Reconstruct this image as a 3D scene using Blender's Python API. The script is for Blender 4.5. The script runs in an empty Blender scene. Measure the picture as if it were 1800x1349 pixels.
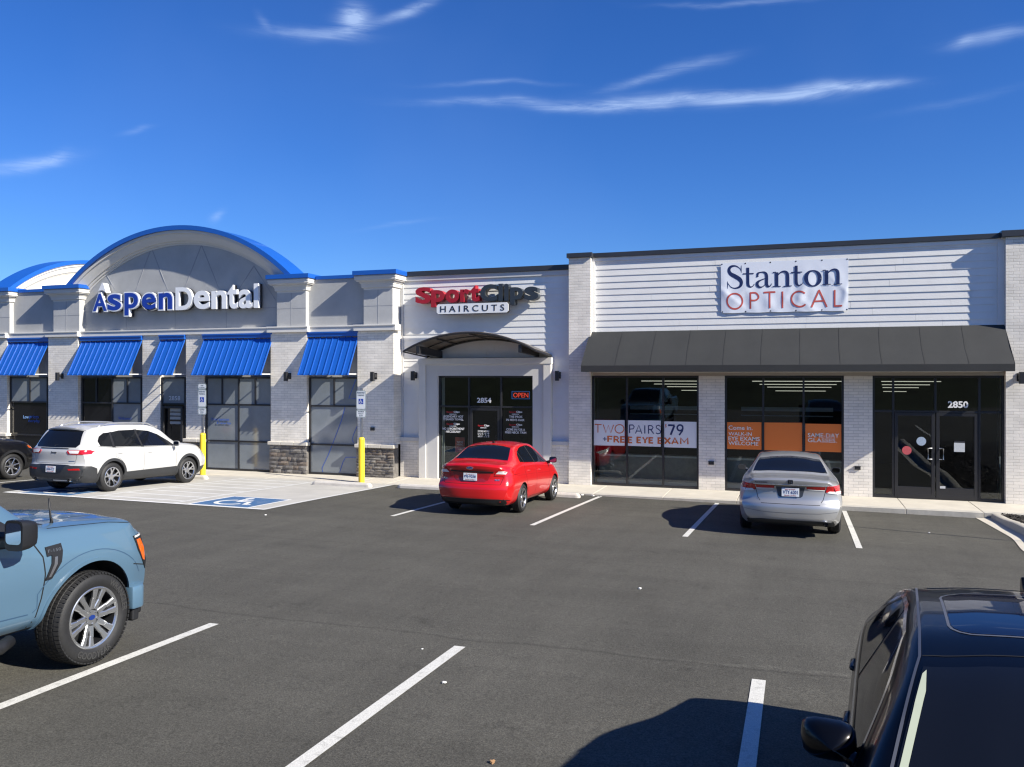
import bpy, bmesh, math, random
from mathutils import Vector, Matrix
from mathutils.bvhtree import BVHTree
random.seed(7)
R_ = math.radians
SC = bpy.context.scene
COL = SC.collection

# ------------------------------------------------------------------ camera
H = 3.05                       # eye height above the shop pavement
FPX, HOR, YAW = 1450.0, 661.6, math.atan2(501, 1450)
FW = (-math.sin(YAW), math.cos(YAW)); RT = (math.cos(YAW), math.sin(YAW))
cam_d = bpy.data.cameras.new('camera'); cam = bpy.data.objects.new('camera', cam_d); COL.objects.link(cam)
cam.location = (0, 0, H); cam.rotation_euler = (R_(90), 0, YAW)
cam_d.sensor_width = 36; cam_d.lens = FPX / 1800 * 36; cam_d.shift_y = -(674.5 - HOR) / 1800
cam_d.clip_start = 0.05; cam_d.clip_end = 2000
SC.camera = cam

# ------------------------------------------------------------------ light
SUN = Vector((1.45, -0.36, 1.0)).normalized()
EL = math.asin(SUN.z); AZ = math.atan2(SUN.x, SUN.y)
sl = bpy.data.lights.new('sun', 'SUN'); sl.energy = 5.0; sl.angle = R_(0.5); sl.color = (1.0, 0.94, 0.83)
so = bpy.data.objects.new('sun', sl); COL.objects.link(so); so.location = (30, -20, 40)
so.rotation_euler = (-SUN).to_track_quat('-Z', 'Y').to_euler()
SC.view_settings.view_transform = 'Standard'; SC.view_settings.look = 'None'
SC.view_settings.exposure = 0.85; SC.view_settings.gamma = 1.0
SC.view_settings.use_curve_mapping = False
SC.render.filter_size = 1.2
try:
    SC.cycles.filter_width = 1.25; SC.cycles.max_bounces = 8; SC.cycles.transparent_max_bounces = 12; SC.cycles.sample_clamp_indirect = 6
except Exception: pass

W = bpy.data.worlds.new('World'); SC.world = W; W.use_nodes = True
def make_world():
    nt = W.node_tree; N = nt.nodes; L = nt.links; N.clear()
    out = N.new('ShaderNodeOutputWorld'); bg = N.new('ShaderNodeBackground')
    sky = N.new('ShaderNodeTexSky'); sky.sky_type = 'NISHITA'; sky.sun_disc = False
    sky.sun_elevation = EL; sky.sun_rotation = AZ; sky.air_density = 1.0; sky.dust_density = 0.15; sky.ozone_density = 3.0
    hs = N.new('ShaderNodeHueSaturation'); hs.inputs['Saturation'].default_value = 1.22; hs.inputs['Value'].default_value = 1.0
    L.new(sky.outputs[0], hs.inputs['Color'])
    gn = N.new('ShaderNodeMixRGB'); gn.blend_type = 'MULTIPLY'; gn.inputs[0].default_value = 1; gn.inputs[2].default_value = (.62, .94, 1.55, 1); L.new(hs.outputs[0], gn.inputs[1]); hs = gn
    bg.inputs['Strength'].default_value = 0.05
    # thin cirrus, laid out by compass bearing and height in the sky
    tc = N.new('ShaderNodeTexCoord'); sp = N.new('ShaderNodeSeparateXYZ'); L.new(tc.outputs['Generated'], sp.inputs[0])
    def M(op, a, b=None, c=None):
        n = N.new('ShaderNodeMath'); n.operation = op
        for i, v in enumerate((a, b, c)):
            if v is None: continue
            if isinstance(v, (int, float)): n.inputs[i].default_value = v
            else: L.new(v, n.inputs[i])
        return n.outputs[0]
    az = M('ARCTAN2', sp.outputs[0], sp.outputs[1]); el = M('ARCSINE', sp.outputs[2])
    cmb = N.new('ShaderNodeCombineXYZ'); L.new(az, cmb.inputs[0]); L.new(el, cmb.inputs[1])
    wn = N.new('ShaderNodeTexNoise'); wn.inputs['Scale'].default_value = 9; wn.inputs['Detail'].default_value = 3
    L.new(cmb.outputs[0], wn.inputs['Vector'])
    ws = N.new('ShaderNodeSeparateXYZ'); L.new(wn.outputs['Color'], ws.inputs[0])
    azw = M('ADD', az, M('MULTIPLY', M('SUBTRACT', ws.outputs[0], .5), .035))
    elw = M('ADD', el, M('MULTIPLY', M('SUBTRACT', ws.outputs[1], .5), .022))
    # (px, py, half length px, half width px, slope deg, strength) read off as bearings from where the photographer stood
    cl = [(740, 180, 1010, 184, 8, .4), (880, 184, 1120, 183, 10, .6), (1000, 184, 1240, 178, 13, .8), (1120, 172, 1400, 172, 13, .7), (1240, 160, 1330, 162, 11, .5), (1330, 168, 1500, 150, 14, .95), (1430, 150, 1590, 142, 10, .75),
          (1060, 152, 1190, 124, 9, .45), (1150, 130, 1280, 96, 10, .45), (770, 150, 970, 148, 5, .3),
          (596, 30, 650, 22, 24, 1.2), (606, 40, 632, 12, 18, .6), (455, 52, 640, 60, 12, .5), (560, 62, 700, 26, 10, .45), (690, 26, 765, -4, 10, .8), (452, 20, 470, 52, 8, .3),
          (1180, 8, 1420, 4, 5, .4), (1680, 74, 1820, 54, 11, .55), (1690, 68, 1730, 64, 8, .4), (-30, 302, 120, 278, 12, .7), (75, 284, 118, 268, 12, .5),
          (374, 392, 394, 372, 8, .4), (215, 234, 265, 224, 6, .25), (640, 405, 760, 385, 5, .15), (1560, 200, 1800, 150, 8, .12)]
    def ae(px, py):
        dx = (px - 900) / FPX; v = Vector((FW[0] + RT[0] * dx, FW[1] + RT[1] * dx, (HOR - py) / FPX)).normalized(); return math.atan2(v.x, v.y), math.asin(v.z)
    tot = None
    for xa, ya, xb, yb, hw, st in cl:
        px, py = (xa + xb) / 2, (ya + yb) / 2; (a1, e1), (a2, e2) = ae(xa, ya), ae(xb, yb); ce0 = math.cos((e1 + e2) / 2)
        hl = 1600 * math.hypot((a2 - a1) * ce0, e2 - e1) / 2 * 1.05; sl_ = math.degrees(math.atan2(e2 - e1, (a2 - a1) * ce0))
        dx = (px - 900) / FPX; dz = (HOR - py) / FPX
        v = Vector((FW[0] + RT[0] * dx, FW[1] + RT[1] * dx, dz)).normalized()
        a0 = math.atan2(v.x, v.y); e0 = math.asin(v.z)
        ce = math.cos(e0); c, s = math.cos(R_(sl_)), math.sin(R_(sl_))
        da = M('MULTIPLY', M('SUBTRACT', azw, a0), ce); de = M('SUBTRACT', elw, e0)
        hl_ = hl / 1600; hw_ = hw / 1750
        u = M('DIVIDE', M('ADD', M('MULTIPLY', da, c), M('MULTIPLY', de, s)), hl_)
        w = M('DIVIDE', M('ADD', M('MULTIPLY', da, -s), M('MULTIPLY', de, c)), hw_)
        d = M('ADD', M('MULTIPLY', u, u), M('MULTIPLY', w, w))
        g = M('MULTIPLY', M('EXPONENT', M('MULTIPLY', d, -1.3)), st * .8)
        tot = g if tot is None else M('ADD', tot, g)
    mp = N.new('ShaderNodeMapping'); mp.inputs['Scale'].default_value = (9, 85, 1); mp.inputs['Rotation'].default_value = (0, 0, R_(-6))
    L.new(cmb.outputs[0], mp.inputs[0])
    ns = N.new('ShaderNodeTexNoise'); ns.inputs['Scale'].default_value = 1.0; ns.inputs['Detail'].default_value = 12; ns.inputs['Roughness'].default_value = .72
    ns.inputs['Distortion'].default_value = .8
    L.new(mp.outputs[0], ns.inputs['Vector'])
    mr = N.new('ShaderNodeMapRange'); mr.inputs[1].default_value = .3; mr.inputs[2].default_value = .72; L.new(ns.outputs[0], mr.inputs[0])
    fac = M('MINIMUM', M('MULTIPLY', tot, M('ADD', M('MULTIPLY', mr.outputs[0], .8), .05)), .52)
    # faint veil
    n2 = N.new('ShaderNodeTexNoise'); n2.inputs['Scale'].default_value = 2.2; n2.inputs['Detail'].default_value = 4; L.new(cmb.outputs[0], n2.inputs['Vector'])
    veil = M('MULTIPLY', M('MAXIMUM', M('SUBTRACT', n2.outputs[0], .5), 0), .12)
    fac = M('MINIMUM', M('ADD', fac, veil), .85)
    mx = N.new('ShaderNodeMixRGB'); L.new(fac, mx.inputs[0]); L.new(hs.outputs[0], mx.inputs[1]); mx.inputs[2].default_value = (8.0, 10.2, 14.0, 1)
    L.new(mx.outputs[0], bg.inputs[0]); L.new(bg.outputs[0], out.inputs[0])
make_world()

# ------------------------------------------------------------------ materials
MATS = {}
def nodemat(name):
    m = bpy.data.materials.new(name); m.use_nodes = True
    return m, m.node_tree.nodes, m.node_tree.links, m.node_tree.nodes['Principled BSDF']
def setb(b, **k):
    for key, v in k.items():
        key = {'rough': 'Roughness', 'metal': 'Metallic', 'coat': 'Coat Weight', 'coatr': 'Coat Roughness', 'spec': 'Specular IOR Level',
               'emis': 'Emission Strength', 'trans': 'Transmission Weight', 'ior': 'IOR', 'alpha': 'Alpha'}[key]
        b.inputs[key].default_value = v
def mat(name, col, rough=.5, var=0.0, scale=8.0, bump=0.0, bscale=60.0, **k):
    """plain coloured surface with slight tone variation and fine bump"""
    if name in MATS: return MATS[name]
    m, N, L, b = nodemat(name); b.inputs['Base Color'].default_value = (*col, 1); setb(b, rough=rough, **k)
    tc = N.new('ShaderNodeTexCoord')
    if var > 0:
        n = N.new('ShaderNodeTexNoise'); n.inputs['Scale'].default_value = scale; n.inputs['Detail'].default_value = 6; n.inputs['Roughness'].default_value = .65
        L.new(tc.outputs['Object'], n.inputs['Vector'])
        r = N.new('ShaderNodeMapRange'); r.inputs[1].default_value = .25; r.inputs[2].default_value = .75
        r.inputs[3].default_value = 1 - var; r.inputs[4].default_value = 1 + var; L.new(n.outputs[0], r.inputs[0])
        x = N.new('ShaderNodeMixRGB'); x.blend_type = 'MULTIPLY'; x.inputs[0].default_value = 1; x.inputs[1].default_value = (*col, 1)
        c = N.new('ShaderNodeCombineXYZ')
        for i in range(3): L.new(r.outputs[0], c.inputs[i])
        L.new(c.outputs[0], x.inputs[2]); L.new(x.outputs[0], b.inputs['Base Color'])
    if bump > 0:
        n = N.new('ShaderNodeTexNoise'); n.inputs['Scale'].default_value = bscale; n.inputs['Detail'].default_value = 5
        L.new(tc.outputs['Object'], n.inputs['Vector'])
        bp = N.new('ShaderNodeBump'); bp.inputs['Strength'].default_value = bump; bp.inputs['Distance'].default_value = .01
        L.new(n.outputs[0], bp.inputs['Height']); L.new(bp.outputs[0], b.inputs['Normal'])
    MATS[name] = m; return m
def brick_mat():
    m, N, L, b = nodemat('painted brick'); setb(b, rough=.6)
    g = N.new('ShaderNodeNewGeometry'); s = N.new('ShaderNodeSeparateXYZ'); L.new(g.outputs['Position'], s.inputs[0])
    a = N.new('ShaderNodeMath'); a.operation = 'ADD'; L.new(s.outputs[0], a.inputs[0]); L.new(s.outputs[1], a.inputs[1])
    c = N.new('ShaderNodeCombineXYZ'); L.new(a.outputs[0], c.inputs[0]); L.new(s.outputs[2], c.inputs[1])
    br = N.new('ShaderNodeTexBrick'); L.new(c.outputs[0], br.inputs['Vector'])
    br.inputs['Scale'].default_value = 1; br.inputs['Brick Width'].default_value = .235; br.inputs['Row Height'].default_value = .076
    br.inputs['Mortar Size'].default_value = .005; br.inputs['Mortar Smooth'].default_value = .4; br.inputs['Bias'].default_value = -.2
    br.inputs['Color1'].default_value = (.84, .79, .70, 1); br.inputs['Color2'].default_value = (.73, .69, .615, 1); br.inputs['Mortar'].default_value = (.56, .53, .475, 1)
    n = N.new('ShaderNodeTexNoise'); n.inputs['Scale'].default_value = 2.5; n.inputs['Detail'].default_value = 6; L.new(g.outputs['Position'], n.inputs['Vector'])
    r = N.new('ShaderNodeMapRange'); r.inputs[1].default_value = .3; r.inputs[2].default_value = .7; r.inputs[3].default_value = .86; r.inputs[4].default_value = 1.05
    L.new(n.outputs[0], r.inputs[0])
    x = N.new('ShaderNodeVectorMath'); x.operation = 'SCALE'; L.new(br.outputs[0], x.inputs[0]); L.new(r.outputs[0], x.inputs['Scale'])
    L.new(x.outputs[0], b.inputs['Base Color'])
    n2 = N.new('ShaderNodeTexNoise'); n2.inputs['Scale'].default_value = 22; n2.inputs['Detail'].default_value = 6; n2.inputs['Roughness'].default_value = .7; L.new(g.outputs['Position'], n2.inputs['Vector'])
    br2 = N.new('ShaderNodeTexBrick'); L.new(c.outputs[0], br2.inputs['Vector'])
    for k, v in (('Scale', 1), ('Brick Width', .235), ('Row Height', .076), ('Mortar Size', .006), ('Mortar Smooth', .3), ('Bias', 0)): br2.inputs[k].default_value = v
    br2.inputs['Color1'].default_value = (.55, .55, .55, 1); br2.inputs['Color2'].default_value = (1, 1, 1, 1); br2.inputs['Mortar'].default_value = (0, 0, 0, 1)
    ad = N.new('ShaderNodeMath'); ad.operation = 'MULTIPLY_ADD'; L.new(n2.outputs[0], ad.inputs[0]); ad.inputs[1].default_value = .5; L.new(br2.outputs[0], ad.inputs[2])
    bp = N.new('ShaderNodeBump'); bp.inputs['Strength'].default_value = .8; bp.inputs['Distance'].default_value = .007
    L.new(ad.outputs[0], bp.inputs['Height']); L.new(bp.outputs[0], b.inputs['Normal'])
    return m
def asphalt_mat():
    m, N, L, b = nodemat('asphalt'); setb(b, rough=.86, spec=.25)
    g = N.new('ShaderNodeNewGeometry')
    def noise(sc, det, ro=.5, dis=0, vec=None):
        n = N.new('ShaderNodeTexNoise'); n.inputs['Scale'].default_value = sc; n.inputs['Detail'].default_value = det; n.inputs['Roughness'].default_value = ro
        n.inputs['Distortion'].default_value = dis
        L.new(vec or g.outputs['Position'], n.inputs['Vector']); return n.outputs[0]
    def rng(x, a, b_, c, d):
        r = N.new('ShaderNodeMapRange'); L.new(x, r.inputs[0])
        for i, v in enumerate((a, b_, c, d)): r.inputs[i + 1].default_value = v
        return r.outputs[0]
    def mul(a, b_):
        x = N.new('ShaderNodeMath'); x.operation = 'MULTIPLY'; L.new(a, x.inputs[0])
        if isinstance(b_, (int, float)): x.inputs[1].default_value = b_
        else: L.new(b_, x.inputs[1])
        return x.outputs[0]
    mp = N.new('ShaderNodeMapping'); mp.inputs['Scale'].default_value = (.25, 1.6, 1); L.new(g.outputs['Position'], mp.inputs[0])
    big = rng(noise(.35, 5, .6, .5), .3, .7, .86, 1.12)
    streak = rng(noise(1.1, 6, .6, .2, mp.outputs[0]), .3, .7, .9, 1.1)
    fine = rng(noise(62, 4, .8), .3, .7, .40, 1.60)
    grit = rng(noise(24, 5, .85), .3, .7, .80, 1.20)
    v = mul(mul(mul(big, streak), fine), grit)
    # old oil drips and scuffs
    o1 = rng(noise(1.7, 7, .7, .6), .60, .70, 1, .74); o2 = rng(noise(7, 5, .6), .62, .70, 1, .8); v = mul(mul(v, o1), o2)
    sc_ = N.new('ShaderNodeMapping'); sc_.inputs['Scale'].default_value = (1.4, .22, 1); sc_.inputs['Rotation'].default_value = (0, 0, R_(78)); L.new(g.outputs['Position'], sc_.inputs[0])
    v = mul(v, rng(noise(1.6, 6, .65, .3, sc_.outputs[0]), .35, .68, .93, 1.1)); v = mul(v, rng(noise(4.5, 8, .75, 1.5), .66, .74, 1, 1.22))
    # stray pale stones
    vo = N.new('ShaderNodeTexVoronoi'); vo.inputs['Scale'].default_value = 45; L.new(g.outputs['Position'], vo.inputs['Vector'])
    st = rng(vo.outputs['Distance'], .05, .12, 1.7, 1.0); v = mul(v, st)
    # construction seams running along the lot
    sp = N.new('ShaderNodeSeparateXYZ'); L.new(g.outputs['Position'], sp.inputs[0])
    wob = mul(noise(.5, 3), .5)
    for y0, amp in ((7.95, .28), (12.3, .16), (9.9, .1)):
        a = N.new('ShaderNodeMath'); a.operation = 'ADD'; L.new(sp.outputs[1], a.inputs[0]); L.new(wob, a.inputs[1])
        a2 = N.new('ShaderNodeMath'); a2.operation = 'SUBTRACT'; L.new(a.outputs[0], a2.inputs[0]); a2.inputs[1].default_value = y0
        a3 = N.new('ShaderNodeMath'); a3.operation = 'ABSOLUTE'; L.new(a2.outputs[0], a3.inputs[0])
        v = mul(v, rng(mul(a3.outputs[0], rng(noise(6, 4), .3, .7, .7, 1.6)), 0, .045, 1 - amp, 1))
    # pale scuffed seam in front of the near bays
    b1 = N.new('ShaderNodeMath'); b1.operation = 'ADD'; L.new(sp.outputs[1], b1.inputs[0]); L.new(mul(noise(.9, 4), .35), b1.inputs[1])
    b2 = N.new('ShaderNodeMath'); b2.operation = 'SUBTRACT'; L.new(b1.outputs[0], b2.inputs[0]); b2.inputs[1].default_value = 7.95
    b3 = N.new('ShaderNodeMath'); b3.operation = 'ABSOLUTE'; L.new(b2.outputs[0], b3.inputs[0])
    m1 = rng(b3.outputs[0], 0, .07, 1, 0); m2 = rng(sp.outputs[0], -2.6, -1.0, 0, 1); m3 = rng(noise(9, 6, .75), .4, .62, 0, .5); pm = mul(mul(m1, m2), m3)
    pa = N.new('ShaderNodeMath'); pa.operation = 'ADD'; L.new(pm, pa.inputs[0]); pa.inputs[1].default_value = 1; v = mul(v, pa.outputs[0])
    c = N.new('ShaderNodeMixRGB'); c.blend_type = 'MULTIPLY'; c.inputs[0].default_value = 1; c.inputs[1].default_value = (.081, .0775, .0655, 1)
    cc = N.new('ShaderNodeCombineXYZ')
    for i in range(3): L.new(v, cc.inputs[i])
    L.new(cc.outputs[0], c.inputs[2]); L.new(c.outputs[0], b.inputs['Base Color'])
    bp = N.new('ShaderNodeBump'); bp.inputs['Strength'].default_value = .9; bp.inputs['Distance'].default_value = .006
    L.new(noise(80, 4, .75), bp.inputs['Height']); L.new(bp.outputs[0], b.inputs['Normal'])
    return m
def worn_mat(name, col, under, amt=.5, scale=14, rough=.7):
    """road paint worn through to what lies below"""
    m, N, L, b = nodemat(name); setb(b, rough=rough)
    g = N.new('ShaderNodeNewGeometry')
    n = N.new('ShaderNodeTexNoise'); n.inputs['Scale'].default_value = scale; n.inputs['Detail'].default_value = 8; n.inputs['Roughness'].default_value = .75
    L.new(g.outputs['Position'], n.inputs['Vector'])
    r = N.new('ShaderNodeMapRange'); r.inputs[1].default_value = .62 - amt * .2; r.inputs[2].default_value = .72; L.new(n.outputs[0], r.inputs[0]); r.inputs[4].default_value = amt
    x = N.new('ShaderNodeMixRGB'); L.new(r.outputs[0], x.inputs[0]); x.inputs[1].default_value = (*col, 1); x.inputs[2].default_value = (*under, 1)
    n2 = N.new('ShaderNodeTexNoise'); n2.inputs['Scale'].default_value = 110; n2.inputs['Detail'].default_value = 2; L.new(g.outputs['Position'], n2.inputs['Vector'])
    r2 = N.new('ShaderNodeMapRange'); r2.inputs[1].default_value = .35; r2.inputs[2].default_value = .65; r2.inputs[3].default_value = .8; r2.inputs[4].default_value = 1.08; L.new(n2.outputs[0], r2.inputs[0])
    s = N.new('ShaderNodeVectorMath'); s.operation = 'SCALE'; L.new(x.outputs[0], s.inputs[0]); L.new(r2.outputs[0], s.inputs['Scale'])
    L.new(s.outputs[0], b.inputs['Base Color'])
    bp = N.new('ShaderNodeBump'); bp.inputs['Strength'].default_value = .3; bp.inputs['Distance'].default_value = .004
    L.new(n2.outputs[0], bp.inputs['Height']); L.new(bp.outputs[0], b.inputs['Normal'])
    return m
def glass_mat(name, tint=.5, refl=1.0):
    m, N, L, b = nodemat(name); N.remove(b); out = N['Material Output']
    fr = N.new('ShaderNodeFresnel'); fr.inputs[0].default_value = 1.55
    f2 = N.new('ShaderNodeMath'); f2.operation = 'MULTIPLY_ADD'; f2.use_clamp = True; L.new(fr.outputs[0], f2.inputs[0]); f2.inputs[1].default_value = .8 * refl; f2.inputs[2].default_value = 0
    t = N.new('ShaderNodeBsdfTransparent'); t.inputs[0].default_value = (tint * .95, tint, tint * .98, 1)
    gl = N.new('ShaderNodeBsdfGlossy'); gl.inputs['Roughness'].default_value = .012; gl.inputs[0].default_value = (.95, .97, 1, 1)
    tc = N.new('ShaderNodeTexCoord'); n = N.new('ShaderNodeTexNoise'); n.inputs['Scale'].default_value = .9; n.inputs['Detail'].default_value = 1; L.new(tc.outputs['Object'], n.inputs['Vector'])
    bp = N.new('ShaderNodeBump'); bp.inputs['Strength'].default_value = .05; bp.inputs['Distance'].default_value = .05; L.new(n.outputs[0], bp.inputs['Height']); L.new(bp.outputs[0], gl.inputs['Normal'])
    mx = N.new('ShaderNodeMixShader'); L.new(f2.outputs[0], mx.inputs[0]); L.new(t.outputs[0], mx.inputs[1]); L.new(gl.outputs[0], mx.inputs[2]); L.new(mx.outputs[0], out.inputs[0])
    return m
def paint(name, col, metal=0.0, rough=.32, flake=0.0, coat=1.0, spec=.5):
    if name in MATS: return MATS[name]
    m, N, L, b = nodemat(name); b.inputs['Base Color'].default_value = (*col, 1)
    setb(b, rough=rough, metal=metal, coat=coat, coatr=.03, spec=spec)
    if flake > 0:
        tc = N.new('ShaderNodeTexCoord'); n = N.new('ShaderNodeTexNoise'); n.inputs['Scale'].default_value = 900; L.new(tc.outputs['Object'], n.inputs['Vector'])
        bp = N.new('ShaderNodeBump'); bp.inputs['Strength'].default_value = flake; bp.inputs['Distance'].default_value = .001; L.new(n.outputs[0], bp.inputs['Height']); L.new(bp.outputs[0], b.inputs['Normal'])
    MATS[name] = m; return m
def emit(name, col, s):
    m, N, L, b = nodemat(name); b.inputs['Base Color'].default_value = (*col, 1); b.inputs['Emission Color'].default_value = (*col, 1); setb(b, emis=s); return m

M_BRICK = brick_mat(); M_ASPH = asphalt_mat()
M_STUC = mat('light grey stucco', (.43, .432, .425), .85, .12, 1.4, .35, 90)
M_STUCD = mat('grey stucco field', (.40, .402, .395), .85, .13, 1.1, .35, 90)
M_TRIM = mat('off white stucco trim', (.64, .62, .575), .8, .05, 2, .2, 90)
M_PORT = mat('white stucco panel', (.56, .552, .53), .85, .04, 2, .3, 90)
M_SIDE = mat('painted lap siding', (.735, .73, .705), .6, .05, 3, .25, 40)
M_BLUE = mat('blue metal', (.010, .095, .42), .36, .06, 2, 0, 60, coat=.3)
M_BLACKM = mat('black metal', (.02, .02, .022), .4, .1, 5, .05, 200)
M_COPE = mat('dark coping metal', (.035, .038, .045), .38, .12, 3, .04, 100)
M_FABRIC = mat('charcoal canvas', (.027, .0285, .029), .8, .12, 1.6, .3, 250)
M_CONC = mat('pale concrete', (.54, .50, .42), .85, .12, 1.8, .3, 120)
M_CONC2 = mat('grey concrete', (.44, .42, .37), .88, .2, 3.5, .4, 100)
M_PAD = mat('concrete pad', (.43, .415, .38), .86, .16, 1.2, .35, 100)
M_CAPSTONE = mat('cast stone sill', (.6, .56, .48), .8, .08, 4, .3, 80)
M_WHITE = mat('white plastic', (.8, .8, .8), .4)
M_LINE = worn_mat('parking line paint', (.62, .61, .56), (.12, .115, .10), .5, 12)
M_LINE2 = worn_mat('pad line paint', (.74, .74, .72), (.5, .48, .44), .22, 9)
M_LINE3 = worn_mat('hatch line paint', (.60, .60, .575), (.5, .48, .44), .15, 9)
M_BLUEP = worn_mat('blue road paint', (.045, .13, .28), (.32, .33, .33), .6, 6)
M_GLASS = glass_mat('shop glass', .96); M_GLASS2 = glass_mat('clear glass', .62, .9)
M_FILM = mat('frosted film', (.20, .225, .245), .12, .16, 1.3, 0, 60, spec=.9)
M_FILMD = mat('dark covered glass', (.006, .007, .009), .04, 0, 1, 0, 60, spec=.8)
M_GOLD = mat('yellow plastic sleeve', (.80, .56, .03), .45, .06, 4, .1, 60)
M_GALV = mat('galvanised steel', (.42, .43, .45), .35, .15, 10, 0, 60, metal=.9)
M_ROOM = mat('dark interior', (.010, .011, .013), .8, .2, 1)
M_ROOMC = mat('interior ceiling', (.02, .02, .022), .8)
M_TUBE = emit('ceiling tube light', (1, .93, .82), .3)
M_CHROME = mat('chrome', (.85, .86, .88), .06, metal=1.0)
M_RUB = mat('tyre rubber', (.013, .013, .0135), .62, .25, 30, .25, 200)
M_ALLOY = mat('alloy', (.62, .63, .65), .22, .05, 10, metal=.95)
M_DARKP = mat('black plastic', (.010, .0105, .012), .5, .15, 8, .1, 300)
M_CLAD = mat('dark grey cladding', (.026, .0275, .030), .48, .1, 8, .1, 300)
M_CARG = mat('dark car glass', (.006, .007, .009), .03, spec=.45)
M_BLK = mat('deep shadow black', (.004, .004, .004), .9)
M_TAILR = mat('red lamp lens', (.45, .008, .01), .08, .3, 40, coat=1.0)
M_TAILW = mat('clear lamp lens', (.72, .72, .70), .12, .15, 60, coat=1.0)
M_AMB = mat('amber lamp lens', (.75, .13, .01), .1, .2, 60, coat=1.0)
M_BLKTXT = mat('black lettering', (.015, .015, .02), .5)
M_WHTXT = mat('white lettering', (.82, .82, .82), .45)
M_DIM = mat('faded white lettering', (.42, .46, .5), .5)

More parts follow.
